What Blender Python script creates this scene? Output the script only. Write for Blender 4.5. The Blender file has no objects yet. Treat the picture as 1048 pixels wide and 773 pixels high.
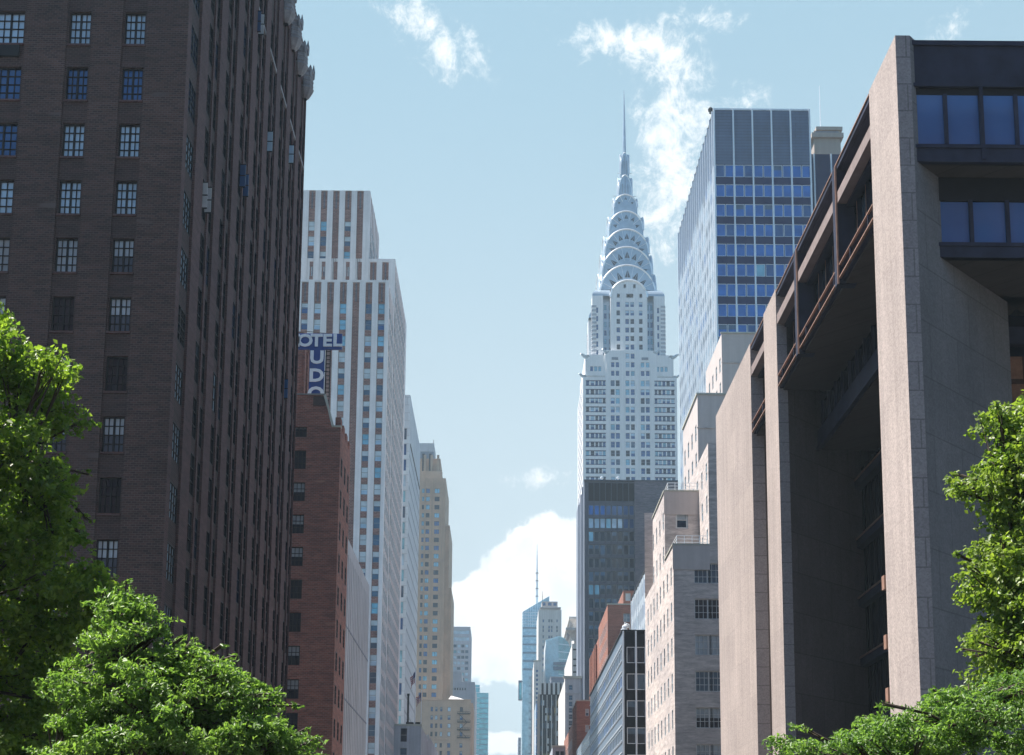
import bpy, bmesh, math, random
import numpy as np
from mathutils import Vector, Matrix
SC = bpy.context.scene
COL = SC.collection
RND = random.Random(7)
R = math.radians

# ------------------------------------------------------------------ camera
F_PX, VX, VY, TT = 1400.0, 512.0, 898.0, 0.1545
TH = math.atan(TT); RHO = R(0.5); PPX = 514.0; PPY = VY - F_PX * TT
CZ = 10.0
cw = Vector((0, math.cos(TH), math.sin(TH)))
cu0 = Vector((0, -math.sin(TH), math.cos(TH))); cr0 = Vector((1, 0, 0))
cu = cu0 * math.cos(RHO) - cr0 * math.sin(RHO)
cr = cr0 * math.cos(RHO) + cu0 * math.sin(RHO)
CAM = Vector((0, 0, CZ))
cd = bpy.data.cameras.new('camera'); co = bpy.data.objects.new('camera', cd); COL.objects.link(co)
M3 = Matrix((cr, cu, -cw)).transposed()
co.matrix_world = Matrix.Translation(CAM) @ M3.to_4x4()
cd.sensor_fit = 'HORIZONTAL'; cd.sensor_width = 36.0; cd.lens = 36.0 * F_PX / 1048.0
cd.shift_x = -(PPX - 524.0) / 1048.0
cd.shift_y = (PPY - 386.5) / 1048.0
cd.clip_start = 0.5; cd.clip_end = 20000
SC.camera = co

# ------------------------------------------------------------------ light
SUN_EL, SUN_AZ = R(61), R(13)          # towards the left of the street and a little ahead
sdir = Vector((-math.cos(SUN_EL) * math.cos(SUN_AZ), math.cos(SUN_EL) * math.sin(SUN_AZ), math.sin(SUN_EL)))
sl = bpy.data.lights.new('sun', 'SUN'); sl.energy = 5.0; sl.angle = R(0.53); sl.color = (1.0, 0.925, 0.85)
so = bpy.data.objects.new('sun', sl); COL.objects.link(so)
so.rotation_euler = sdir.to_track_quat('Z', 'Y').to_euler()
so.location = (-60, 20, 200)
SC.view_settings.view_transform = 'Standard'; SC.view_settings.look = 'None'
SC.view_settings.exposure = 1.25; SC.view_settings.gamma = 1.0; SC.view_settings.use_curve_mapping = False
SC.cycles.use_denoising = True
SC.cycles.max_bounces = 8
SC.cycles.volume_bounces = 0
SC.cycles.volume_step_rate = 20.0
SC.cycles.volume_max_steps = 32

def ray(px, py):
    return cw + cr * ((px - PPX) / F_PX) + cu * ((PPY - py) / F_PX)
def atY(px, py, Y):
    d = ray(px, py); return CAM + d * (Y / d.y)
def atX(px, py, X):
    d = ray(px, py); return CAM + d * (X / d.x)
def fx(px, py, Y): return atY(px, py, Y).x
def fz(px, py, Y): return atY(px, py, Y).z
def sy(px, py, X): return atX(px, py, X).y
def sz(px, py, X): return atX(px, py, X).z

# ------------------------------------------------------------------ sky with clouds (directions, far away)
def make_world():
    W = bpy.data.worlds.new('World'); SC.world = W; W.use_nodes = True
    nt = W.node_tree; N = nt.nodes; L = nt.links; N.clear()
    out = N.new('ShaderNodeOutputWorld'); bg = N.new('ShaderNodeBackground'); L.new(bg.outputs[0], out.inputs[0])
    sky = N.new('ShaderNodeTexSky'); sky.sky_type = 'NISHITA'; sky.sun_disc = False
    sky.sun_elevation = SUN_EL; sky.sun_rotation = math.atan2(sdir.x, sdir.y)
    sky.altitude = 20; sky.air_density = 1.0; sky.dust_density = 0.3; sky.ozone_density = 3.0
    tc = N.new('ShaderNodeTexCoord')
    def mth(op, a, b=None, c=None, clamp=False):
        m = N.new('ShaderNodeMath'); m.operation = op; m.use_clamp = clamp
        for i, v in enumerate((a, b, c)):
            if v is None: continue
            if isinstance(v, (int, float)): m.inputs[i].default_value = v
            else: L.new(v, m.inputs[i])
        return m.outputs[0]
    def noise(vec, scale, detail, rough, dist=0.0):
        n = N.new('ShaderNodeTexNoise'); n.inputs['Scale'].default_value = scale; n.inputs['Detail'].default_value = detail
        n.inputs['Roughness'].default_value = rough; n.inputs['Distortion'].default_value = dist
        L.new(vec, n.inputs['Vector']); return n.outputs[0]
    sep = N.new('ShaderNodeSeparateXYZ'); L.new(tc.outputs['Generated'], sep.inputs[0])
    X, Y, Z = sep.outputs
    az = mth('ARCTAN2', X, Y)
    el = mth('ARCSINE', Z)
    cmb = N.new('ShaderNodeCombineXYZ'); L.new(az, cmb.inputs[0]); L.new(el, cmb.inputs[1])
    vec = cmb.outputs[0]
    n1 = noise(vec, 38.0, 10.0, 0.68, 0.6)
    n2 = noise(vec, 9.0, 6.0, 0.55, 0.0)
    n3 = noise(vec, 120.0, 8.0, 0.7, 0.4)
    # (px, py, half width px, half height px, tilt deg, weight) for each cloud bank, turned into azimuth / elevation
    wisps = [(428, 22, 42, 26, 35, .62), (474, 56, 36, 26, 20, .72), (445, 48, 40, 30, 40, .4), (395, 6, 30, 10, 25, .5), (622, 40, 66, 20, 12, .76), (656, 50, 40, 20, 10, .72),
             (702, 22, 38, 17, -12, .78), (742, 24, 30, 12, 0, .66), (697, 70, 30, 22, 20, .9), (688, 120, 42, 42, 0, 1.0),
             (690, 175, 36, 52, 8, 1.05), (672, 235, 36, 46, 25, .82), (668, 150, 24, 30, 0, .5), (590, 40, 26, 16, 0, .4), (760, 102, 30, 15, 0, .85), (975, 26, 34, 18, -25, .6),
             (555, 492, 42, 14, 0, .62), (540, 488, 26, 9, 10, .4), (602, 66, 14, 16, -30, .35)]
    puffs = [(566, 612, 62, 62, 0, 1.5), (553, 556, 30, 30, 0, 1.3), (515, 606, 36, 32, -20, 1.1), (478, 630, 30, 28, 0, 1.2), (490, 668, 60, 26, 0, 1.2), (560, 660, 40, 40, 0, 1.3),
             (590, 565, 30, 24, 0, 1.1), (520, 760, 60, 15, 0, 1.2), (430, 690, 50, 50, 0, 1.0), (640, 620, 60, 70, 0, 1.0)]
    def bank(lst):
        tot = None
        for (px, py, a, b, t, wgt) in lst:
            d = ray(px, py).normalized()
            a0 = math.atan2(d.x, d.y); e0 = math.asin(d.z)
            k = 1.0 / 1400.0 * (ray(px, py).length and 1.0) / max(.5, ray(px, py).length)
            ra, rb = a * k, b * k * .93
            da = mth('SUBTRACT', az, a0); de = mth('SUBTRACT', el, e0)
            ct, st = math.cos(R(-t)), math.sin(R(-t))
            u = mth('MULTIPLY_ADD', da, ct / ra, mth('MULTIPLY', de, st / ra))
            v = mth('MULTIPLY_ADD', da, -st / rb, mth('MULTIPLY', de, ct / rb))
            q = mth('MULTIPLY_ADD', u, u, mth('MULTIPLY', v, v))
            g = mth('MULTIPLY', mth('POWER', 2.718, mth('MULTIPLY', q, -1.0)), wgt)
            tot = g if tot is None else mth('ADD', tot, g)
        return tot
    def smooth(v, a, b):
        m = N.new('ShaderNodeMapRange'); m.interpolation_type = 'SMOOTHSTEP'
        m.inputs[1].default_value = a; m.inputs[2].default_value = b
        L.new(v, m.inputs[0]); return m.outputs[0]
    wb = bank(wisps); pb = bank(puffs)
    nn = mth('MULTIPLY_ADD', n1, 1.0, mth('MULTIPLY', n3, .5))            # about .75 mean
    wd = mth('MULTIPLY', smooth(mth('ADD', mth('MULTIPLY', wb, .62), mth('MULTIPLY_ADD', nn, 2.6, -1.98)), .16, 1.12), smooth(wb, .04, .38))
    n4 = noise(vec, 20.0, 8.0, 0.6, 0.2)
    n5 = noise(vec, 48.0, 8.0, 0.62, 0.3)
    pd = smooth(mth('ADD', pb, mth('ADD', mth('MULTIPLY_ADD', n5, 1.5, -.75), mth('MULTIPLY_ADD', n4, 2.4, -1.2))), .40, .74)
    pd = mth('MULTIPLY', pd, smooth(pb, .14, .34))
    # loose cloud over the rest of the sky, away from the view
    away = smooth(Y, .86, .6)
    gen = mth('MULTIPLY', mth('MULTIPLY', smooth(n2, .56, .70), away), .12)
    low = mth('MULTIPLY', smooth(el, .12, .0), .35)
    den = mth('MAXIMUM', mth('MAXIMUM', mth('MULTIPLY', wd, .88), mth('MULTIPLY', pd, .985)), mth('MAXIMUM', gen, low))
    # body shade inside the cumulus
    cs = N.new('ShaderNodeMix'); cs.data_type = 'RGBA'
    cs.inputs[6].default_value = (8.9, 9.5, 9.9, 1); cs.inputs[7].default_value = (10.8, 10.7, 10.4, 1)
    L.new(smooth(mth('MULTIPLY_ADD', n2, .7, mth('MULTIPLY', n1, .5)), .45, .66), cs.inputs[0])
    # pale air: the photographed sky is a light cyan
    hz = N.new('ShaderNodeMix'); hz.data_type = 'RGBA'
    L.new(mth('MULTIPLY_ADD', smooth(Y, .56, .76), .92, .0), hz.inputs[0])
    tint = N.new('ShaderNodeMix'); tint.data_type = 'RGBA'; tint.blend_type = 'MULTIPLY'; tint.inputs[0].default_value = 1.0
    tint.inputs[7].default_value = (.60, 1.04, 1.14, 1); L.new(sky.outputs[0], tint.inputs[6]); L.new(tint.outputs[2], hz.inputs[6])
    grad = N.new('ShaderNodeMix'); grad.data_type = 'RGBA'
    grad.inputs[6].default_value = (6.2, 7.0, 7.25, 1); grad.inputs[7].default_value = (3.3, 5.1, 6.25, 1)
    L.new(smooth(el, .12, .66), grad.inputs[0]); L.new(grad.outputs[2], hz.inputs[7])
    mx = N.new('ShaderNodeMix'); mx.data_type = 'RGBA'
    L.new(den, mx.inputs[0]); L.new(hz.outputs[2], mx.inputs[6]); L.new(cs.outputs[2], mx.inputs[7])
    L.new(mx.outputs[2], bg.inputs[0]); bg.inputs[1].default_value = 0.05
make_world()

# ------------------------------------------------------------------ materials
def newmat(name):
    m = bpy.data.materials.new(name); m.use_nodes = True
    nt = m.node_tree; b = nt.nodes['Principled BSDF']
    return m, nt, b
def wall_vec(nt):
    g = nt.nodes.new('ShaderNodeNewGeometry'); s = nt.nodes.new('ShaderNodeSeparateXYZ'); nt.links.new(g.outputs['Position'], s.inputs[0])
    a = nt.nodes.new('ShaderNodeMath'); a.operation = 'ADD'; nt.links.new(s.outputs[0], a.inputs[0]); nt.links.new(s.outputs[1], a.inputs[1])
    c = nt.nodes.new('ShaderNodeCombineXYZ'); nt.links.new(a.outputs[0], c.inputs[0]); nt.links.new(s.outputs[2], c.inputs[1])
    return c.outputs[0], g.outputs['Position']
def add_noise(nt, vec, scale, detail=5, rough=.6):
    n = nt.nodes.new('ShaderNodeTexNoise'); n.inputs['Scale'].default_value = scale
    n.inputs['Detail'].default_value = detail; n.inputs['Roughness'].default_value = rough
    nt.links.new(vec, n.inputs['Vector']); return n.outputs[0]
def mixc(nt, fac, a, b, mode='MIX'):
    m = nt.nodes.new('ShaderNodeMix'); m.data_type = 'RGBA'; m.blend_type = mode
    for i, v in ((0, fac), (6, a), (7, b)):
        if hasattr(v, 'links') or hasattr(v, 'node'): nt.links.new(v, m.inputs[i])
        elif i == 0: m.inputs[0].default_value = v
        else: m.inputs[i].default_value = (*v[:3], 1)
    return m.outputs[2]
def ramp(nt, v, a, b):
    m = nt.nodes.new('ShaderNodeMapRange'); m.inputs[1].default_value = a; m.inputs[2].default_value = b
    nt.links.new(v, m.inputs[0]); return m.outputs[0]
def sc_(c, k): return tuple(x * k for x in c)

def brick(name, c1, c2, mortar, bw=.22, rh=.075, mo=.012, patch=None, bump=.25):
    m, nt, b = newmat(name); vec, pos = wall_vec(nt)
    t = nt.nodes.new('ShaderNodeTexBrick'); nt.links.new(vec, t.inputs['Vector'])
    t.inputs['Scale'].default_value = 1; t.inputs['Brick Width'].default_value = bw; t.inputs['Row Height'].default_value = rh
    t.inputs['Mortar Size'].default_value = mo; t.inputs['Mortar Smooth'].default_value = .2; t.inputs['Bias'].default_value = -.1
    t.inputs['Color1'].default_value = (*c1, 1); t.inputs['Color2'].default_value = (*c2, 1); t.inputs['Mortar'].default_value = (*mortar, 1)
    # stretched noise: courses of lighter, more weathered brick
    mp = nt.nodes.new('ShaderNodeMapping'); mp.inputs['Scale'].default_value = (.5, 2.4, 1); nt.links.new(vec, mp.inputs[0])
    n1 = add_noise(nt, mp.outputs[0], 1.2, 6, .7); n2 = add_noise(nt, vec, .12, 4, .6)
    col = mixc(nt, ramp(nt, n1, .3, .75), sc_((1, 1, 1), .62), sc_((1, 1, 1), 1.42))
    col = mixc(nt, 1.0, t.outputs[0], col, 'MULTIPLY')
    col2 = mixc(nt, ramp(nt, n2, .35, .65), (.82, .82, .84), (1.12, 1.1, 1.08))
    col = mixc(nt, 1.0, col, col2, 'MULTIPLY')
    if patch:
        n3 = add_noise(nt, mp.outputs[0], .55, 3, .5)
        col = mixc(nt, ramp(nt, n3, .66, .74), col, patch)
    nt.links.new(col, b.inputs['Base Color']); b.inputs['Roughness'].default_value = .9
    bp = nt.nodes.new('ShaderNodeBump'); bp.inputs['Strength'].default_value = bump; bp.inputs['Distance'].default_value = .02
    nt.links.new(t.outputs['Fac'], bp.inputs['Height']); bp.invert = True; nt.links.new(bp.outputs[0], b.inputs['Normal'])
    return m
def stone(name, c, var=.15, s1=.25, s2=2.5, rough=.85, joints=None, jc=.8, speck=0.0, streak=.12):
    m, nt, b = newmat(name); vec, pos = wall_vec(nt)
    n1 = add_noise(nt, vec, s1, 5, .6); n2 = add_noise(nt, pos, s2, 6, .7)
    col = mixc(nt, ramp(nt, n1, .3, .7), sc_(c, 1 - var), sc_(c, 1 + var))
    col = mixc(nt, 1.0, col, mixc(nt, ramp(nt, n2, .25, .75), (1 - var * .8,) * 3, (1 + var * .8,) * 3), 'MULTIPLY')
    if streak:                                            # rain streaks running down the wall
        mp = nt.nodes.new('ShaderNodeMapping'); mp.inputs['Scale'].default_value = (1.6, .05, 1); nt.links.new(vec, mp.inputs[0])
        n4 = add_noise(nt, mp.outputs[0], 1.0, 5, .65)
        col = mixc(nt, 1.0, col, mixc(nt, ramp(nt, n4, .35, .7), (1 + streak * .3,) * 3, (1 - streak,) * 3), 'MULTIPLY')
    if speck:
        v = nt.nodes.new('ShaderNodeTexVoronoi'); v.inputs['Scale'].default_value = 16; nt.links.new(pos, v.inputs['Vector'])
        sp = nt.nodes.new('ShaderNodeSeparateColor'); nt.links.new(v.outputs['Color'], sp.inputs[0])
        col = mixc(nt, 1.0, col, mixc(nt, sp.outputs[0], (1 - speck,) * 3, (1 + speck,) * 3), 'MULTIPLY')
    if joints:
        t = nt.nodes.new('ShaderNodeTexBrick'); nt.links.new(vec, t.inputs['Vector']); t.inputs['Scale'].default_value = 1
        t.inputs['Brick Width'].default_value = joints[0]; t.inputs['Row Height'].default_value = joints[1]; t.inputs['Mortar Size'].default_value = joints[2]
        t.inputs['Color1'].default_value = (1, 1, 1, 1); t.inputs['Color2'].default_value = (.9, .9, .91, 1); t.inputs['Mortar'].default_value = (jc, jc, jc, 1)
        col = mixc(nt, 1.0, col, t.outputs[0], 'MULTIPLY')
    nt.links.new(col, b.inputs['Base Color']); b.inputs['Roughness'].default_value = rough
    return m
def metal(name, c, rough=.45, metallic=.6, var=.12, scale=1.5, spec=None):
    m, nt, b = newmat(name); vec, pos = wall_vec(nt)
    n = add_noise(nt, pos, scale, 5, .6)
    nt.links.new(mixc(nt, ramp(nt, n, .3, .7), sc_(c, 1 - var), sc_(c, 1 + var)), b.inputs['Base Color'])
    b.inputs['Roughness'].default_value = rough; b.inputs['Metallic'].default_value = metallic
    b.inputs['Specular IOR Level'].default_value = spec if spec is not None else (.15 if max(c) < .16 else .5)
    return m
def glass(name, c, metallic=.0, rough=.06, wave=.15, wscale=.8, ior=1.5, var=.25):
    m, nt, b = newmat(name); vec, pos = wall_vec(nt)
    n0 = add_noise(nt, pos, .45, 3, .5)
    nt.links.new(mixc(nt, ramp(nt, n0, .3, .7), sc_(c, 1 - var), sc_(c, 1 + var)), b.inputs['Base Color'])
    b.inputs['Metallic'].default_value = metallic; b.inputs['Roughness'].default_value = rough; b.inputs['IOR'].default_value = ior
    if wave:
        n = add_noise(nt, pos, wscale, 2, .5)
        bp = nt.nodes.new('ShaderNodeBump'); bp.inputs['Strength'].default_value = wave; bp.inputs['Distance'].default_value = .05
        nt.links.new(n, bp.inputs['Height']); nt.links.new(bp.outputs[0], b.inputs['Normal'])
    return m
def leafmat(name, c1, c2, trans=.45):
    m, nt, b = newmat(name)
    g = nt.nodes.new('ShaderNodeNewGeometry')
    n = add_noise(nt, g.outputs['Position'], 1.3, 3, .6)
    r = nt.nodes.new('ShaderNodeMath'); r.operation = 'MULTIPLY_ADD'
    nt.links.new(g.outputs['Random Per Island'], r.inputs[0]); r.inputs[1].default_value = .7
    nt.links.new(ramp(nt, n, .3, 1.1), r.inputs[2])
    col = mixc(nt, r.outputs[0], c1, c2)
    nt.links.new(col, b.inputs['Base Color']); b.inputs['Roughness'].default_value = .42
    tr = nt.nodes.new('ShaderNodeBsdfTranslucent')
    tcol = mixc(nt, 1.0, col, (1.35, 1.45, .55), 'MULTIPLY'); nt.links.new(tcol, tr.inputs[0])
    mx = nt.nodes.new('ShaderNodeMixShader'); mx.inputs[0].default_value = trans
    nt.links.new(b.outputs[0], mx.inputs[1]); nt.links.new(tr.outputs[0], mx.inputs[2])
    nt.links.new(mx.outputs[0], nt.nodes['Material Output'].inputs[0])
    return m

M = {}
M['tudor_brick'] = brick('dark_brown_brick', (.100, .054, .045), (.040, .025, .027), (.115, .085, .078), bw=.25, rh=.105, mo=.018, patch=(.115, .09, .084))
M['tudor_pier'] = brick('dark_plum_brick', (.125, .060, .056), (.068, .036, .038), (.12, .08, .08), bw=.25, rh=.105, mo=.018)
M['tudor_spandrel'] = brick('shaded_brown_brick', (.072, .040, .036), (.040, .025, .025), (.09, .065, .062), bw=.25, rh=.105, mo=.018)  # shade of the recessed bays is put into this brick's colour
M['terracotta'] = stone('grey_terracotta', (.30, .29, .30), .3, .8, 4)
M['hotel_brick'] = brick('red_brown_brick', (.29, .10, .07), (.17, .062, .048), (.27, .16, .13), bw=.4, rh=.16, mo=.025, patch=(.34, .17, .13))
M['coping'] = stone('pale_coping_stone', (.46, .46, .40), .1)
M['red_brick'] = brick('red_brick', (.33, .115, .075), (.24, .085, .06), (.33, .22, .18))
M['white_brick'] = stone('white_glazed_brick', (.77, .735, .73), .09, .2, 5, streak=.14)
M['news_spandrel'] = brick('brown_patterned_brick', (.31, .16, .135), (.22, .115, .105), (.38, .28, .25), bw=.6, rh=.25, mo=.03)
M['grey_rib'] = stone('grey_ribbed_stone', (.46, .47, .50), .1, .15, 2, streak=.25)
M['white_panel'] = stone('white_metal_panel', (.62, .68, .72), .05, .1, 1, .6, joints=(3.2, 1.7, .09), jc=.80)
M['tan_stone'] = stone('tan_brick', (.45, .30, .205), .18, .12, 2.5)
M['tan_light'] = stone('light_tan_brick', (.42, .29, .20), .16, .15, 2.5)
M['grey_stone'] = stone('grey_limestone', (.36, .38, .43), .1, .1, 1)
M['pale_stone'] = stone('pale_limestone', (.60, .58, .56), .08, .2, 2, streak=.2)
M['chrysler_brick'] = stone('white_grey_brick', (.74, .74, .75), .06, .1, 2, streak=.12)
M['crown_steel'] = metal('stainless_steel', (.40, .49, .57), .34, .5, .14, .4)
M['crown_rim'] = metal('bright_stainless_steel', (.88, .88, .88), .3, .6, .06, .5)
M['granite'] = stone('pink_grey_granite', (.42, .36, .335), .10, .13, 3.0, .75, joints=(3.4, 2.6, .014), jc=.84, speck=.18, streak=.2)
M['granite_shade_block'] = stone('shaded_granite_blocks', (.33, .31, .32), .07, .3, 3.0, .75, joints=(8.0, 1.12, .028), jc=.62, speck=.14, streak=.05)  # pier granite darkened: shade on the quoin faces put into the colour
M['granite_shade'] = stone('shaded_granite_panels', (.20, .19, .195), .14, .22, 3.0, .8, joints=(3.1, 2.2, .03), jc=.7, speck=.12, streak=.08)  # same granite darker still, with the inner walls' shade in its colour
M['corten'] = metal('dark_weathering_steel', (.042, .046, .075), .5, .1, .3, .8)  # shaded copy of the steel: blue of the shade mixed into its colour
M['corten_lit'] = metal('sunlit_pink_weathering_steel', (.27, .215, .205), .6, .1, .15, 2.0)  # lit copy of the weathering steel, sunlight put into its colour
M['lit_edge_steel'] = metal('sunlit_rust_orange_steel', (.36, .215, .16), .5, .15, .2, 2.0)  # steel rails and edges, their sunlit tone painted as colour
M['rust_wall'] = stone('rust_brown_interior_panel', (.30, .15, .09), .3, 1.2, 4, joints=(1.9, 2.2, .12), jc=.25)
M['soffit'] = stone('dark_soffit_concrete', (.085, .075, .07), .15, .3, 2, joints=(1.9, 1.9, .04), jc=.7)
M['dark_steel'] = metal('dark_painted_steel', (.03, .03, .034), .5, .2)
M['black_panel'] = metal('black_spandrel_panel', (.012, .013, .018), .3, .1)
M['navy_panel'] = metal('navy_spandrel_panel', (.014, .026, .085), .3, .1, .15, .3)
M['louvre'] = stone('grey_blue_louvre', (.085, .125, .21), .2, .12, .5, .6, joints=(30, .55, .06), jc=.72)
M['alu'] = metal('aluminium_mullion', (.74, .78, .82), .4, .3, .06)
M['frame_dark'] = metal('dark_window_frame', (.02, .022, .026), .5, .1)
M['frame_grey'] = metal('grey_window_frame', (.28, .29, .30), .5, .2)
M['frame_white'] = metal('white_window_frame', (.55, .56, .56), .5, .1)
M['tan_apt'] = brick('buff_brick', (.56, .495, .465), (.46, .405, .385), (.55, .51, .485), bw=.3, rh=.11, mo=.015, patch=(.50, .44, .42), bump=.1)
M['tan_apt_trim'] = stone('smooth_buff_stone', (.51, .455, .435), .06, .2, 2)
M['brown_tower'] = brick('brown_grey_brick', (.215, .19, .215), (.16, .145, .175), (.2, .18, .185), bw=.8, rh=.3, mo=.03)
M['brown_metal'] = metal('bronze_grey_metal', (.12, .125, .15), .45, .35)
M['slate_side'] = stone('slate_grey_cladding', (.18, .21, .27), .12, .2, 1, .6)
M['blue_panel'] = metal('blue_grey_panel', (.17, .225, .29), .4, .25, .1, .3)
M['roof'] = stone('roof_gravel', (.22, .21, .2), .15, .4, 3)
M['sign_blue'] = metal('deep_blue_sign_enamel', (.022, .06, .24), .4, .1, .15)
M['sign_white'] = metal('white_sign_letter', (.80, .82, .84), .5, .0, .05)
M['iron'] = metal('black_ironwork', (.015, .015, .017), .6, .3)
M['cream'] = stone('cream_plaster', (.36, .32, .29), .06)
M['flag_red'] = metal('flag_red_cloth', (.35, .03, .04), .9, 0)
M['flag_white'] = metal('flag_white_cloth', (.7, .7, .7), .9, 0)
M['flag_blue'] = metal('flag_blue_cloth', (.03, .05, .18), .9, 0)
# glazing
M['g_sky'] = glass('window_glass_pale', (.46, .61, .72), .2, .1, .3)
M['g_blue'] = glass('window_glass_blue', (.05, .125, .28), .25, .06, .25)
M['g_dark'] = glass('window_glass_dark', (.018, .024, .04), .10, .06, .25)
M['g_blind'] = glass('window_blind_behind_glass', (.34, .39, .43), .0, .25, .1)
M['g_frosted'] = glass('pale_blind_behind_glass', (.60, .68, .72), .0, .25, .1)
M['g_teal'] = glass('window_glass_teal', (.26, .50, .60), .35, .1, .2)
M['g_ford'] = glass('office_glass_navy', (.085, .19, .44), .12, .05, .08, .3, var=.1)
M['g_pfizer'] = glass('tower_glass_blue', (.05, .18, .47), .42, .06, .15, .25, var=.25)
M['g_boa'] = glass('tower_glass_aqua', (.40, .58, .66), .45, .12, .1, .1)
M['g_aqua'] = glass('tower_glass_turquoise', (.18, .52, .56), .4, .12, .1, .1)
M['g_amber'] = glass('bronze_glass', (.30, .26, .12), .6, .1, .6, .15, var=.6)
M['g_slate'] = glass('slate_glass', (.10, .15, .21), .4, .1, .3, .3)

# ------------------------------------------------------------------ mesh builder
class MB:
    def __init__(s): s.v = []; s.f = []; s.m = []; s.mats = []
    def mi(s, mat):
        if mat not in s.mats: s.mats.append(mat)
        return s.mats.index(mat)
    def quad(s, pts, mat):
        i = len(s.v); s.v += [tuple(p) for p in pts]; s.f.append(tuple(range(i, i + len(pts)))); s.m.append(s.mi(mat))
    def box(s, x0, x1, y0, y1, z0, z1, mat, skip=''):
        a = [(x0, y0, z0), (x1, y0, z0), (x1, y1, z0), (x0, y1, z0), (x0, y0, z1), (x1, y0, z1), (x1, y1, z1), (x0, y1, z1)]
        i = len(s.v); s.v += a; k = s.mi(mat)
        for nm, f in (('b', (3, 2, 1, 0)), ('t', (4, 5, 6, 7)), ('F', (0, 1, 5, 4)), ('R', (1, 2, 6, 5)), ('B', (2, 3, 7, 6)), ('L', (3, 0, 4, 7))):
            if nm in skip: continue
            s.f.append(tuple(i + j for j in f)); s.m.append(k)
    def prism(s, poly, z0, z1, mat, top=None, side_mats=None):
        n = len(poly)
        for j in range(n):
            a, b = poly[j], poly[(j + 1) % n]
            s.quad([(a[0], a[1], z0), (b[0], b[1], z0), (b[0], b[1], z1), (a[0], a[1], z1)], (side_mats or {}).get(j, mat))
        s.quad([(p[0], p[1], z1) for p in poly], top or mat)
        s.quad([(p[0], p[1], z0) for p in reversed(poly)], top or mat)
    def tube(s, pts, rad, mat, n=6, cap=True):
        pts = [Vector(p) for p in pts]
        rs = rad if isinstance(rad, (list, tuple)) else [rad] * len(pts)
        rings = []; k = s.mi(mat)
        for i, p in enumerate(pts):
            d = (pts[min(i + 1, len(pts) - 1)] - pts[max(i - 1, 0)]).normalized()
            a = d.orthogonal().normalized() if abs(d.z) > .9 else Vector((0, 0, 1)).cross(d).normalized()
            b = d.cross(a).normalized()
            st = len(s.v)
            for j in range(n):
                t = 2 * math.pi * j / n
                s.v.append(tuple(p + (a * math.cos(t) + b * math.sin(t)) * rs[i]))
            rings.append(st)
        for q in range(len(rings) - 1):
            for j in range(n):
                s.f.append((rings[q] + j, rings[q] + (j + 1) % n, rings[q + 1] + (j + 1) % n, rings[q + 1] + j)); s.m.append(k)
        if cap:
            s.f.append(tuple(reversed(range(rings[0], rings[0] + n)))); s.m.append(k)
            s.f.append(tuple(range(rings[-1], rings[-1] + n))); s.m.append(k)
    def lathe(s, cx, cy, prof, mat, n=16):
        k = s.mi(mat); st = []
        for (r, z) in prof:
            st.append(len(s.v))
            for j in range(n):
                t = 2 * math.pi * j / n; s.v.append((cx + r * math.cos(t), cy + r * math.sin(t), z))
        for q in range(len(prof) - 1):
            for j in range(n):
                s.f.append((st[q] + j, st[q] + (j + 1) % n, st[q + 1] + (j + 1) % n, st[q + 1] + j)); s.m.append(k)
    # wall with rectangular openings. face 'F': plane y=c towards the camera; 'R': plane x=c facing +x; 'L': plane x=c facing -x
    def wall(s, face, c, a0, a1, z0, z1, mat, holes=(), depth=.25, reveal=None, deep=False):
        def P(a, z, d=0.0):
            if face == 'F': return (a, c + d, z)
            if face == 'R': return (c - d, a, z)
            return (c + d, a, z)
        def Q(pts, mt):
            if face == 'L': pts = pts[::-1]
            s.quad(pts, mt)
        if face in 'RL' and not deep: depth = min(depth, .07)
        H = [h for h in holes if h[1] > a0 and h[0] < a1 and h[3] > z0 and h[2] < z1]
        H = [(max(h[0], a0), min(h[1], a1), max(h[2], z0), min(h[3], z1)) for h in H]
        us = sorted({round(x, 4) for h in H for x in h[:2]} | {a0, a1}); zs = sorted({round(x, 4) for h in H for x in h[2:]} | {z0, z1})
        H = [tuple(round(x, 4) for x in h) for h in H]
        ui = {u: i for i, u in enumerate(us)}; zi = {z: i for i, z in enumerate(zs)}
        g = np.zeros((len(us), len(zs)), bool)
        for h in H:
            g[ui[h[0]]:ui[h[1]], zi[h[2]]:zi[h[3]]] = True
        for j in range(len(zs) - 1):
            i = 0
            while i < len(us) - 1:
                if g[i, j]: i += 1; continue
                k = i
                while k < len(us) - 1 and not g[k, j]: k += 1
                Q([P(us[i], zs[j]), P(us[k], zs[j]), P(us[k], zs[j + 1]), P(us[i], zs[j + 1])], mat)
                i = k
        rv = reveal or mat
        for (h0, h1, b0, b1) in H:
            Q([P(h0, b0), P(h0, b0, depth), P(h0, b1, depth), P(h0, b1)][::-1], rv)
            Q([P(h1, b0), P(h1, b0, depth), P(h1, b1, depth), P(h1, b1)], rv)
            Q([P(h0, b0), P(h1, b0), P(h1, b0, depth), P(h0, b0, depth)][::-1], rv)
            Q([P(h0, b1), P(h1, b1), P(h1, b1, depth), P(h0, b1, depth)], rv)
    def build(s, name, parent=None, loc=(0, 0, 0), smooth=False):
        me = bpy.data.meshes.new(name)
        me.from_pydata(s.v, [], s.f); me.validate(clean_customdata=False) if False else None
        for k in s.mats: me.materials.append(M[k] if isinstance(k, str) else k)
        me.polygons.foreach_set('material_index', s.m)
        if smooth: me.polygons.foreach_set('use_smooth', [True] * len(s.f))
        me.update()
        o = bpy.data.objects.new(name, me); COL.objects.link(o)
        if parent is not None:
            o.parent = parent
            o.location = Vector(loc) - WL(parent)
        else: o.location = loc
        return o
def WL(o):
    v = Vector(o.location); p = o.parent
    while p: v += p.location; p = p.parent
    return v
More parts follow.
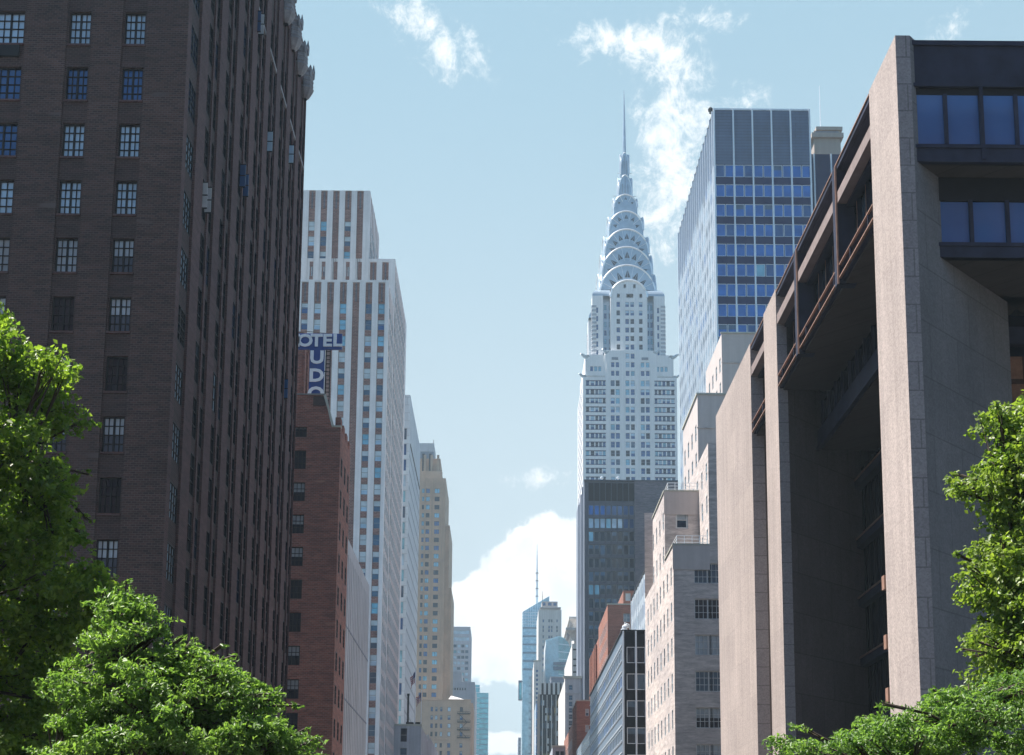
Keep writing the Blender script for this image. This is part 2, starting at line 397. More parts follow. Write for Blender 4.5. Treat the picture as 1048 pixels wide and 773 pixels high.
def thing(name, label, cat, loc, group=None):
    o = bpy.data.objects.new(name, None); COL.objects.link(o); o.location = loc; o.empty_display_size = 1
    o['label'] = label; o['category'] = cat
    if group: o['group'] = group
    return o
def tag(o, label, cat, group=None):
    o['label'] = label; o['category'] = cat
    if group: o['group'] = group
    return o
def structure(o): o['kind'] = 'structure'; return o

# ------------------------------------------------------------------ windows
WC = {}
def window_mb(w, h, style, frame, gl, what='both'):
    """centred, facing -y. style: (n columns, n rows, bar, border, [middle bar], [rail at])"""
    nx, ny, bar, bd, mid = style
    mb = MB(); hw, hh = w / 2, h / 2
    if what in ('both', 'pane'):
        g2 = gl if isinstance(gl, tuple) else (gl,)
        if len(g2) == 1: mb.quad([(-hw + .002, .03, -hh + .002), (hw - .002, .03, -hh + .002), (hw - .002, .03, hh - .002), (-hw + .002, .03, hh - .002)], g2[0])
        else:          # blind pulled part of the way down behind the upper sash
            cut = hh - h * g2[2]
            mb.quad([(-hw + .002, .03, -hh + .002), (hw - .002, .03, -hh + .002), (hw - .002, .03, cut), (-hw + .002, .03, cut)], g2[0])
            mb.quad([(-hw + .002, .03, cut), (hw - .002, .03, cut), (hw - .002, .03, hh - .002), (-hw + .002, .03, hh - .002)], g2[1])
    if what in ('both', 'frame'):
        d0, d1 = -.04, .028
        mb.box(-hw, -hw + bd, d0, d1, -hh, hh, frame, 'B'); mb.box(hw - bd, hw, d0, d1, -hh, hh, frame, 'B')
        mb.box(-hw + bd, hw - bd, d0, d1, -hh, -hh + bd, frame, 'B'); mb.box(-hw + bd, hw - bd, d0, d1, hh - bd, hh, frame, 'B')
        for i in range(1, nx):
            x = -hw + w * i / nx; t = bar / 2
            if mid and abs(i - nx / 2) < .01: t = mid / 2
            mb.box(x - t, x + t, d0 + .012, d1, -hh + bd, hh - bd, frame, 'B')
        for j in range(1, ny):
            z = -hh + h * j / ny
            mb.box(-hw + bd, hw - bd, d0 + .016, d1, z - bar / 2, z + bar / 2, frame, 'B')
    return mb
class Windows:
    """collects the windows of one thing; the 100 that show largest become parts, the rest one part of kind stuff"""
    def __init__(s, root, frame='frame_grey', split=False, limit=100, name='window'):
        s.root = root; s.L = []; s.frame = frame; s.split = split; s.limit = limit; s.name = name
    def add(s, face, c, a0, a1, z0, z1, gl, style=(1, 1, .04, .05, 0), frame=None):
        s.L.append((face, c, a0, a1, z0, z1, gl, style, frame or s.frame))
    def flush(s):
        def size(t):
            face, c, a0, a1, z0, z1 = t[:6]
            p = Vector(((a0 + a1) / 2, c, (z0 + z1) / 2)) if face == 'F' else Vector((c, (a0 + a1) / 2, (z0 + z1) / 2))
            d = p - CAM; dist = d.length
            n = Vector((0, -1, 0)) if face == 'F' else Vector((1 if face == 'R' else -1, 0, 0))
            vis = max(0.0, -(d.dot(n)) / dist)
            q = d; zc = q.dot(cw)
            px = PPX + F_PX * q.dot(cr) / zc; py = PPY - F_PX * q.dot(cu) / zc
            inside = 1.0 if (-5 < px < 1053 and -5 < py < 778) else .001
            return (a1 - a0) * (z1 - z0) * vis / dist ** 2 * inside
        L = sorted(s.L, key=size, reverse=True)
        rest = MB()
        for k, t in enumerate(L):
            face, c, a0, a1, z0, z1, gl, st, fr = t
            w, h = a1 - a0, z1 - z0
            p = Vector(((a0 + a1) / 2, c, (z0 + z1) / 2)) if face == 'F' else Vector((c, (a0 + a1) / 2, (z0 + z1) / 2))
            rz = {'F': 0, 'R': math.pi / 2, 'L': -math.pi / 2}[face]
            if k < s.limit:
                key = (round(w, 3), round(h, 3), st, fr, gl, s.split)
                if key not in WC:
                    if s.split: 
                        fm = window_mb(w, h, st, fr, gl, 'frame'); pm = window_mb(w, h, st, fr, gl, 'pane')
                        o = fm.build(s.name, s.root, p); q = pm.build('pane', o, p)
                        WC[key] = (o.data, q.data)
                    else:
                        o = window_mb(w, h, st, fr, gl).build(s.name, s.root, p); WC[key] = (o.data, None)
                        q = None
                else:
                    o = bpy.data.objects.new(s.name, WC[key][0]); COL.objects.link(o); o.parent = s.root; o.location = p - WL(s.root)
                    if s.split:
                        q = bpy.data.objects.new('pane', WC[key][1]); COL.objects.link(q); q.parent = o
                o.rotation_euler.z = rz
            else:
                mb = window_mb(w, h, st, fr, gl); cs, sn = math.cos(rz), math.sin(rz)
                i = len(rest.v)
                rest.v += [(p.x + v[0] * cs - v[1] * sn, p.y + v[0] * sn + v[1] * cs, p.z + v[2]) for v in mb.v]
                rest.f += [tuple(i + j for j in f) for f in mb.f]
                rest.m += [rest.mi(mb.mats[m]) for m in mb.m]
        if rest.v:
            o = rest.build(s.name, s.root); o['kind'] = 'stuff'
def pick(opts):
    r = RND.random() * sum(o[1] for o in opts)
    for o, wt in opts:
        r -= wt
        if r <= 0: return o
    return opts[-1][0]
MIX_OLD = [('g_dark', 3), ('g_blue', 1.5), ('g_blind', 1), ('g_sky', 2), (('g_dark', 'g_blind', .5), 2), (('g_blue', 'g_blind', .35), 1)]
MIX_FAR = [('g_dark', 2), ('g_blue', 2.5), ('g_sky', 2.5), (('g_blue', 'g_blind', .5), 2)]

def simple_body(mb, x0, x1, y0, y1, z0, z1, mat, front=(), street=(), side='L', depth=.25, fmat=None, smat=None, roof='roof'):
    """box with openings in the face towards the camera and in the face on the street ('R' for the left row, 'L' for the right row)"""
    mb.wall('F', y0, x0, x1, z0, z1, fmat or mat, front, depth)
    if side == 'R':
        mb.wall('R', x1, y0, y1, z0, z1, smat or mat, street, depth)
        mb.quad([(x0, y1, z0), (x0, y0, z0), (x0, y0, z1), (x0, y1, z1)], mat)
    else:
        mb.wall('L', x0, y0, y1, z0, z1, smat or mat, street, depth)
        mb.quad([(x1, y0, z0), (x1, y1, z0), (x1, y1, z1), (x1, y0, z1)], mat)
    mb.quad([(x1, y1, z0), (x0, y1, z0), (x0, y1, z1), (x1, y1, z1)], mat)
    mb.quad([(x0, y0, z1), (x1, y0, z1), (x1, y1, z1), (x0, y1, z1)], roof)
def grid(a0, da, wa, na, z0, dz, wz, nz):
    return [(a0 + i * da, a0 + i * da + wa, z0 + j * dz, z0 + j * dz + wz) for j in range(nz) for i in range(na)]
def fill(wins, face, c, holes, mix, style, depth, frame=None):
    if face in 'RL': depth = min(depth, .07)
    off = depth - .04
    for h in holes:
        g = pick(mix) if isinstance(mix, list) else mix
        cc = c + off if face in 'FL' else c - off
        wins.add(face, cc, h[0], h[1], h[2], h[3], g, style, frame)

# ------------------------------------------------------------------ ground and street
def ground():
    m, nt, b = newmat('asphalt'); vec, pos = wall_vec(nt)
    nt.links.new(mixc(nt, add_noise(nt, pos, .4, 6, .7), (.035, .035, .037), (.075, .073, .072)), b.inputs['Base Color']); b.inputs['Roughness'].default_value = .9
    M['asphalt'] = m
    M['concrete'] = stone('pavement_concrete', (.09, .09, .088), .12, .3, 3, joints=(1.5, 1.5, .02))
    M['paint'] = stone('road_paint', (.7, .7, .68), .1)
    mb = MB(); mb.quad([(-1500, -300, 0), (1500, -300, 0), (1500, 2300, 0), (-1500, 2300, 0)], 'concrete'); structure(mb.build('ground'))
    mb = MB(); mb.quad([(-9.5, -200, .004), (9.5, -200, .004), (9.5, 2200, .004), (-9.5, 2200, .004)], 'asphalt'); structure(mb.build('road'))
    for s in (-1, 1):
        mb = MB(); x0, x1 = sorted((s * 9.5, s * 14.7)); mb.box(x0, x1, -200, 2200, .008, .13, 'concrete', 'b'); structure(mb.build('pavement'))
    mb = MB()
    for x in (-3.2, 0, 3.2):
        for k in range(60):
            mb.quad([(x - .07, 5 + k * 9, .008), (x + .07, 5 + k * 9, .008), (x + .07, 8 + k * 9, .008), (x - .07, 8 + k * 9, .008)], 'paint')
    structure(mb.build('road_markings'))
ground()

# ------------------------------------------------------------------ dark brown apartment tower, left
def tudor():
    x1, y0, y1, H = -15.0, 58.9, 94.6, 70.5
    x0 = -52.0
    root = thing('apartment_tower', 'dark brown brick apartment tower with small paned windows, behind the tall left tree', 'building', (-30, 75, 0))
    W = Windows(root, 'frame_dark', split=True); W2 = Windows(root, 'frame_dark', split=False, name='bay_window')
    mb = MB()
    cols = [(-18.0, -17.03), (-20.6, -19.6), (-24.05, -22.72), (-26.7, -25.7), (-29.6, -28.6), (-32.6, -31.6), (-35.6, -34.6)]
    strips = [(c[0] - .09, c[1] + .09, 3.0, H - 2) for c in cols]
    mb.wall('F', y0, x0, x1, 0, H, 'tudor_brick', strips, .07)
    for c in cols:
        hol = []
        for k in range(-6, 16):
            zt = 50.1 - 2.83 * k
            if zt > H - 3 or zt < 6: continue
            hol.append((c[0], c[1], zt - 1.66, zt))
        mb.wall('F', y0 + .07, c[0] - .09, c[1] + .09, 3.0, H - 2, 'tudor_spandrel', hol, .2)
        for h in hol:
            k = round((50.1 - h[3]) / 2.83)
            g = {0: 'g_sky', 1: 'g_blue', 2: ('g_sky' if c[0] > -21 else 'g_blue'), 3: 'g_sky', -1: 'g_sky', -2: 'g_blue'}.get(k)
            if g is None: g = pick([('g_dark', .35), (('g_dark', 'g_blind', .55), .8), (('g_slate', 'g_sky', .5), 1.6), ('g_blind', 1.0), ('g_sky', 1.0)])
            W.add('F', y0 + .07 + .15, *h, g, (4, 4, .035, .055, .09))
            mb.box(h[0] - .05, h[1] + .05, y0 + .0, y0 + .08, h[2] - .1, h[2] - .003, 'tudor_pier')
    # street side: corner recess, then eight bays of paired windows between piers
    recess = [(59.55, 61.5, 3.0, H - 1.5)]
    bays = []
    for k in range(8):
        s = 61.7 + 4.1 * k
        bays.append((s + 1.5, s + 4.1, 3.0, H - 3.0))
    mb.wall('R', x1, y0, y1, 0, H, 'tudor_pier', recess + bays, .12, deep=True)
    hol = [(59.65, 61.4, 50.3 - 2.83 * k - 1.75, 50.3 - 2.83 * k) for k in range(-6, 15)]
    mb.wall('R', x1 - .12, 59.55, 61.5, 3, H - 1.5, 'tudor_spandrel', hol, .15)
    fill(W, 'R', x1 - .12, hol, [('g_sky', 2), ('g_dark', 1), ('g_blue', 1)], (4, 4, .035, .055, .09), .15)
    for k in range(8):
        s = 61.7 + 4.1 * k; A, B = s + 1.5, s + 4.1
        hol = []
        for q in range(-6, 16):
            zt = 50.0 - 2.83 * q
            if zt < 6 or zt > H - 5: continue
            hol += [(A + .2, A + 1.3, zt - 2.1, zt), (A + 1.64, B - .01, zt - 2.1, zt)]
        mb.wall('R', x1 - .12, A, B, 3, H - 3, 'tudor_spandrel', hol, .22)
        mb.box(x1 - .12, x1 - .03, A + 1.32, A + 1.62, 3, H - 3, 'tudor_pier', 'L')
        fill(W2, 'R', x1 - .12, hol, [('g_dark', 9), ('g_blue', .8), ('g_sky', .15), (('g_dark', 'g_slate', .4), 1)], (2, 3, .03, .05, 0), .22)
        mb.box(x1 - .118, x1 - .01, A + .03, B - .03, 61.6, 61.85, 'terracotta')
    # a few casements standing open in the bays
    mb.quad([(x0, y1, 0), (x0, y0, 0), (x0, y0, H), (x0, y1, H)], 'tudor_brick')
    mb.quad([(x1, y1, 0), (x0, y1, 0), (x0, y1, H), (x1, y1, H)], 'tudor_brick')
    mb.quad([(x0, y0, H), (x1, y0, H), (x1, y1, H), (x0, y1, H)], 'roof')
    mb.build('wall', root)
    W.flush(); W2.flush()
    # through-wall air conditioners and small vents on the front
    a = MB(); a.box(-23.95, -22.85, y0 - .05, y0 + .06, 47.75, 48.3, 'frame_dark'); a.build('air_conditioner', root)
    # terracotta oriel turrets on the crown
    for k, yc in enumerate((84.4, 87.4, 90.4, 93.4)):
        t = MB(); n = 8
        prof = [(.2, 66.6), (.4, 66.8), (.6, 67.15), (.68, 67.3), (.6, 67.4), (.6, 68.5), (.7, 68.6), (.7, 68.8), (.55, 68.85)]
        t.lathe(x1 + .05, yc, prof, 'terracotta', n)
        for j in range(n):
            th = 2 * math.pi * j / n
            px, py = x1 + .05 + .6 * math.cos(th), yc + .6 * math.sin(th)
            t.lathe(px, py, [(.1, 68.2), (.12, 68.8), (.09, 68.95), (.02, 69.35 if j % 4 == 0 else 69.1)], 'terracotta', 5)
        for j in range(3):
            z = 67.5 + j * .34
            t.lathe(x1 + .05, yc, [(.6, z), (.64, z + .04), (.64, z + .1), (.6, z + .14)], 'terracotta', n)
        t.build('turret', root)
    # open casements
    for (px, py, gl) in ((210, 205, 'frame_white'), (206, 200, 'frame_white'), (246, 180, 'g_blue'), (249, 190, 'g_blue'), (265, 25, 'frame_white'), (274, 145, 'g_sky'), (296, 158, 'g_sky'), (262, 22, 'g_blue'), (290, 398, 'g_blue')):
        p = atX(px, py, x1 - .1)
        c = MB(); c.box(p.x - .02, p.x + .3, p.y - .02, p.y + .02, p.z - .65, p.z + .65, gl)
        c.box(p.x - .03, p.x + .31, p.y - .03, p.y + .03, p.z - .7, p.z - .65, 'frame_dark'); c.box(p.x - .03, p.x + .31, p.y - .03, p.y + .03, p.z + .65, p.z + .7, 'frame_dark')
        c.box(p.x - .03, p.x + .31, p.y - .03, p.y + .03, p.z - .03, p.z + .03, 'frame_dark')
        c.build('open_casement', root)
tudor()

# ------------------------------------------------------------------ unseen brick towers added behind the viewpoint to darken near shade and reflections
def behind():
    for (x0, x1, y0, y1, H, lab) in ((17, 62, -62, -16, 78, 'unseen brick tower added behind the viewpoint for shade, granite office side'), (-62, -17, -62, -6, 72, 'unseen brick tower added behind the viewpoint for shade, dark brown tower side')):
        r = thing('apartment_tower', lab, 'building', ((x0 + x1) / 2, (y0 + y1) / 2, 0)); mb = MB()  # added unseen tower, there only to darken near shade and reflections
        mb.box(x0, x1, y0, y1, 0, H, 'hotel_brick'); mb.box(x0 - .3, x1 + .3, y0 - .3, y1 + .3, H + .003, H + .6, 'terracotta'); mb.build('wall', r)
        g = MB()
        for k in range(22):
            for j in range(11): 
                x = x0 + 2 + j * 3.9; g.quad([(x, y1 + .01, 5 + k * 3.1), (x, y1 + .01, 6.8 + k * 3.1), (x + 1.3, y1 + .01, 6.8 + k * 3.1), (x + 1.3, y1 + .01, 5 + k * 3.1)], 'g_dark')
        o = g.build('window', r); o['kind'] = 'stuff'
behind()

# ------------------------------------------------------------------ red brown hotel with sign
def hotel():
    y0, y1 = 119.0, 127.0
    root = thing('hotel_building', 'red brown brick hotel wing below the blue roof sign', 'building', (-20, 124, 0))
    mb = MB(); x1 = -14.8; W = Windows(root, 'frame_dark', split=True)
    hol = [(-18.95, -17.85, 50.9 - 2.98 * k - 1.75, 50.9 - 2.98 * k) for k in range(15) if 50.9 - 2.98 * k > 5]
    hs = []
    for k in range(14):
        zt = 47.6 - 2.98 * k
        if zt < 5: break
        hs += [(119.9 + 2.6 * j, 120.9 + 2.6 * j, zt - 1.75, zt) for j in range(3)]
    Z = 50.1
    mb.wall('F', y0, -40, x1, 0, Z, 'hotel_brick', hol, .2)
    mb.wall('R', x1, y0, y1, 0, Z, 'hotel_brick', hs, .2)
    mb.quad([(x1, y1, 0), (-40, y1, 0), (-40, y1, Z), (x1, y1, Z)], 'hotel_brick')
    mb.quad([(-40, y0, Z), (x1, y0, Z), (x1, y1, Z), (-40, y1, Z)], 'roof')
    # gable: stepped front wall above the roof
    g = [(-40, Z + .0), (-15.6, Z), (-16.36, 53.1), (-40, 53.1)]
    mb.quad([(p[0], y0, p[1]) for p in g], 'hotel_brick'); mb.quad([(p[0], y0 + 1.2, p[1]) for p in reversed(g)], 'hotel_brick')
    mb.quad([(-15.6, y0, Z), (-15.6, y0 + 1.2, Z), (-16.36, y0 + 1.2, 53.1), (-16.36, y0, 53.1)], 'coping')
    mb.quad([(-40, y0, 53.1), (-16.36, y0, 53.1), (-16.36, y0 + 1.2, 53.1), (-40, y0 + 1.2, 53.1)], 'roof')
    for j, yy in enumerate((119.05, 121.3, 123.6, 125.9)):     # stepped crenels along the street wall
        mb.box(x1 - .5, x1, yy, yy + 1.0, Z, Z + .95, 'hotel_brick', 'b')
    mb.build('wall', root)
    fill(W, 'F', y0, hol, [('g_dark', 2), (('g_dark', 'g_blind', .5), 1), ('g_sky', .5)], (3, 3, .05, .08, 0), .2)
    fill(W, 'R', x1, hs, [('g_dark', 3), ('g_blue', 1)], (2, 3, .05, .08, 0), .2)
    W.flush()
    c = MB()
    c.quad([(-15.5, y0 - .06, Z - .02), (-15.4, y0 - .06, Z + .1), (-16.2, y0 - .06, 53.2), (-16.45, y0 - .06, 53.15)], 'coping')
    c.box(-40, -16.3, y0 - .08, y0 + 1.25, 53.11, 53.25, 'roof'); c.box(-15.6, x1 + .05, y0 - .06, y0 + .5, Z + .003, Z + .16, 'coping')
    c.build('coping', root)
    e = MB(); e.box(-17.35, -16.2, y0 - .03, y0 + .1, 52.1, 53.0, 'tudor_spandrel'); e.build('chimney_patch', root)
    # the higher part of the hotel set back behind
    b = MB(); yb = 128.0; xb = -19.9
    hh = [(yb + 1.2 + 2.0 * j, yb + 2.0 + 2.0 * j, z, z + 1.7) for j in range(4) for z in (50.4, 53.4, 56.4)]
    simple_body(b, -45, xb, yb, 137, 0, 62.3, 'hotel_brick', [], hh, 'R', .2)
    for j in range(5): b.box(xb, xb + .28, yb + .1 + 2.0 * j, yb + .9 + 2.0 * j, 30, 61.6, 'hotel_brick')
    b.box(xb - .4, xb + .1, yb, 137, 62.3, 62.9, 'hotel_brick', 'b')
    b.build('upper_wall', root)
    W3 = Windows(root, 'frame_dark'); fill(W3, 'R', xb, hh, 'g_dark', (2, 2, .05, .08, 0), .2); W3.flush()
hotel()

def text_mesh(body, size, depth, font_bold=.0):
    cu_ = bpy.data.curves.new('letter', 'FONT'); cu_.body = body; cu_.size = size; cu_.extrude = depth; cu_.offset = font_bold
    cu_.align_x = 'CENTER'; cu_.align_y = 'CENTER'; cu_.resolution_u = 3
    o = bpy.data.objects.new('letter', cu_); COL.objects.link(o)
    dg = bpy.context.evaluated_depsgraph_get(); me = bpy.data.meshes.new_from_object(o.evaluated_get(dg))
    bpy.data.objects.remove(o); bpy.data.curves.remove(cu_)
    me.materials.clear(); me.materials.append(M['sign_white'])
    return me
def hotel_sign():
    Y = 123.0
    root = thing('roof_sign', 'blue upright roof sign with white letters reading HOTEL TUDOR', 'sign', (-17.9, Y, 50.2))
    x1 = fx(350, 350, Y); x0 = fx(297, 350, Y); zt, zb = fz(330, 341.5, Y), fz(330, 357, Y)
    mb = MB(); mb.box(x0, x1, Y, Y + .35, zb, zt, 'sign_blue'); mb.build('top_board', root)
    vx0, vx1 = fx(316.5, 380, Y), fx(331.5, 380, Y)
    zv = 50.25
    mb = MB(); mb.box(vx0, vx1, Y + .003, Y + .35, zv + .8, zb - .003, 'sign_blue'); mb.build('upright_board', root)
    for j, ch in enumerate('HOTEL'):
        px = (300.5, 312.3, 324, 335, 345.2)[j]
        me = text_mesh(ch, 1.62, .05, .055); o = bpy.data.objects.new('letter', me); COL.objects.link(o); o.parent = root
        p = Vector((fx(px, 349.3, Y), Y - .05, fz(px, 349.3, Y))); o.location = p - WL(root); o.rotation_euler = (R(90), 0, 0); o.scale = (1.1, 1, 1)
    for j, ch in enumerate('UDOR'):
        py = (366.5, 385, 403.5, 422)[j]
        me = text_mesh(ch, 1.72, .05, .055); o = bpy.data.objects.new('letter', me); COL.objects.link(o); o.parent = root
        p = Vector(((vx0 + vx1) / 2, Y - .05, fz(324, py, Y))); o.location = p - WL(root); o.rotation_euler = (R(90), 0, 0); o.scale = (1.12, 1, 1)
    f = MB()
    for xx in (vx1 + .12, vx1 + .5):
        f.box(xx - .04, xx + .04, Y + .4, Y + .5, 50.2, zb + .4, 'iron')
    for k in range(24):
        z = 50.6 + k * .4
        if z < zb: f.box(vx1 + .1, vx1 + .52, Y + .42, Y + .48, z, z + .06, 'iron')
    for z in (51.2, 54, 57, 60.2):
        f.box(vx0, vx1 + .3, Y + .36, Y + .45, z, z + .08, 'iron')
    f.tube([(x0, Y + .2, zt + .02), (x0 + 1.6, Y + .2, zt + .28), (x1 - .8, Y + .2, zt + .02)], .03, 'iron', 4)
    f.build('support_frame', root)
hotel_sign()

# ------------------------------------------------------------------ grey ribbed annex
def annex():
    root = thing('ribbed_annex', 'low grey stone building with vertical ribs between the red brown hotel and the white tower', 'building', (-22, 138, 0))
    mb = MB(); x1, y0, y1, Z = -15.0, 127.3, 150.6, 42.2
    hol = [(y0 + .5 + 1.55 * k, y0 + .9 + 1.55 * k, 8, Z - 1.4) for k in range(15)]
    mb.wall('R', x1, y0, y1, 0, Z, 'grey_rib', hol, .16)
    for h in hol: mb.quad([(x1 - .16, h[0], h[2]), (x1 - .16, h[1], h[2]), (x1 - .16, h[1], h[3]), (x1 - .16, h[0], h[3])], 'grey_rib')
    mb.wall('F', y0, -40, x1, 0, Z, 'grey_rib')
    mb.quad([(-40, y0, Z), (x1, y0, Z), (x1, y1, Z), (-40, y1, Z)], 'roof')
    mb.quad([(x1, y1, 0), (-40, y1, 0), (-40, y1, Z), (x1, y1, Z)], 'grey_rib')
    mb.build('wall', root)
    b = MB()
    for z in (33.6, 26.6, 19.6): b.box(x1 + .002, x1 + .04, y0, y1, z, z + .16, 'slate_side')
    b.build('string_course', root)
annex()

# ------------------------------------------------------------------ white tower with brown window strips
def news():
    root = thing('striped_tower', 'tall white brick tower with brown vertical window strips, behind the blue roof sign', 'building', (-28, 238, 0))
    W = Windows(root, 'frame_grey')
    mb = MB()
    def tier(x0, x1, y0, y1, z0, z1, cols, scols, ztop, side_cap):
        strips = [(c[0], c[1], z0, z1 - .0001 if False else z1 - side_cap) for c in cols]
        sst = [(c[0], c[1], z0, z1 - side_cap) for c in scols]
        mb.wall('F', y0, x0, x1, z0, z1, 'white_brick', strips, .4)
        mb.wall('R', x1, y0, y1, z0, z1, 'white_brick', sst, .02)
        mb.quad([(x1, y1, z0), (x0, y1, z0), (x0, y1, z1), (x1, y1, z1)], 'white_brick')
        mb.quad([(x0, y1, z0), (x0, y0, z0), (x0, y0, z1), (x0, y1, z1)], 'white_brick')
        mb.quad([(x0, y0, z1), (x1, y0, z1), (x1, y1, z1), (x0, y1, z1)], 'roof')
        for i, c in enumerate(cols):
            blank = c[2]
            hol = [] if blank else [(c[0] + .02, c[1] - .02, ztop - 2.9 * k - 1.85, ztop - 2.9 * k) for k in range(60) if z0 + .3 < ztop - 2.9 * k - 1.85 and ztop - 2.9 * k < z1 - 1]
            mb.wall('F', y0 + .4, c[0], c[1], z0, z1 - side_cap, 'news_spandrel', hol, .12)
            fill(W, 'F', y0 + .4, hol, [('g_slate', 1.5), ('g_teal', 1), (('g_slate', 'g_frosted', .5), 3), (('g_blue', 'g_frosted', .4), 1), (('g_sky', 'g_frosted', .6), 3), ('g_frosted', 1.2)], (1, 2, .07, .06, 0), .12)
            if blank:    # fluted brown strip
                for q in (.3, .62): 
                    xx = c[0] + (c[1] - c[0]) * q; mb.box(xx - .06, xx + .06, y0 + .3, y0 + .4, z0, z1 - side_cap, 'news_spandrel', 'B')
            t = z1 - side_cap
            for q in range(3):       # fluted pattern at the head of each strip
                xx = c[0] + (c[1] - c[0]) * (q + .5) / 3; mb.box(xx - .13, xx + .13, y0 + .2, y0 + .4, t - 3.4, t - .1, 'brown_tower' if q == 1 else 'news_spandrel', 'B')
        for c in scols:
            hol = [(c[0] + .02, c[1] - .02, ztop - 2.9 * k - 1.85, ztop - 2.9 * k) for k in range(60) if z0 + .3 < ztop - 2.9 * k - 1.85 and ztop - 2.9 * k < z1 - 2]
            mb.wall('R', x1 - .02, c[0], c[1], z0, z1 - side_cap, 'news_spandrel', hol, .03)
            fill(W, 'R', x1 - .02, hol, [('g_blue', 2), ('g_sky', 1)], (1, 2, .07, .06, 0), .03)
    def cols(c0, n, blanks, pitch=2.19, w=1.17):
        return [(c0 - pitch * k, c0 - pitch * k + w, k in blanks) for k in range(n)]
    tier(-52, -20.0, 221.7, 234, 0, 111.0, cols(-21.78, 13, (2, 4, 7, 9)), [(223.3 + 2.4 * k, 224.4 + 2.4 * k) for k in range(4)], 106.9, .4)
    tier(-50, -20.0, 233.4, 263.5, 0, 120.4, cols(-22.32, 9, ()), [(234.6 + 2.6 * k, 235.8 + 2.6 * k) for k in range(10)], 116.8, .6)
    tier(-48, -24.8, 233.1, 252, 111.0, 133.4, cols(-27.15, 9, (0, 2, 5)), [(235.2 + 2.7 * k, 236.4 + 2.7 * k) for k in range(6)], 127.6, .0001)
    mb.build('wall', root)
    W.flush()
    a = MB(); Y = 238
    for px in (341, 347, 353):
        xx = fx(px, 190, Y); a.tube([(xx, Y, 133.4), (xx, Y, 133.4 + (2.0 if px != 353 else 2.6))], .05, 'frame_grey', 5)
    xa, xb = fx(341, 190, Y), fx(353, 190, Y); a.tube([(xa, Y, 134.2), (xb, Y, 134.2)], .05, 'frame_grey', 5); a.tube([(xa, Y, 135.2), (fx(347, 190, Y), Y, 134.9)], .04, 'frame_grey', 5)
    a.build('antenna_frame', root)
news()

# ------------------------------------------------------------------ white panelled slab
def slab_left():
    root = thing('panel_slab', 'white panelled slab tower with blue glass front, just right of the striped white tower', 'building', (-26, 296, 0))
    mb = MB(); W = Windows(root, 'frame_white')
    x1, y0, y1, Z = -20.0, 278.2, 315, 111.0
    cols = [(-29.6 + 1.15 * k, -28.65 + 1.15 * k) for k in range(8)]
    hol = [(c[0], c[1], z, z + 2.5) for c in cols for z in [6 + 3.4 * k for k in range(29)]]
    mb.wall('F', y0, -36, x1, 0, Z, 'white_panel', hol, .25)
    mb.wall('R', x1, y0, y1, 0, Z, 'white_panel')
    mb.quad([(x1, y1, 0), (-36, y1, 0), (-36, y1, Z), (x1, y1, Z)], 'white_panel'); mb.quad([(-36, y0, Z), (x1, y0, Z), (x1, y1, Z), (-36, y1, Z)], 'roof')
    mb.build('wall', root)
    fill(W, 'F', y0, hol, [('g_blue', 2), ('g_teal', 3), ('g_sky', 2), ('g_slate', 2)], (1, 1, .05, .05, 0), .25); W.flush()
    s = MB()
    z = 6.0
    while z < 98: s.box(x1 + .002, x1 + .04, y0 + 1, y1 - .5, z, z + .5, 'blue_panel'); z += 3.4
    o = s.build('side_window_band', root)
    p = MB(); p.box(x1 + .002, x1 + .09, y0 + 2.5, y1 - 1, 100.6, 101.1, 'dark_steel'); p.build('seam', root)
slab_left()

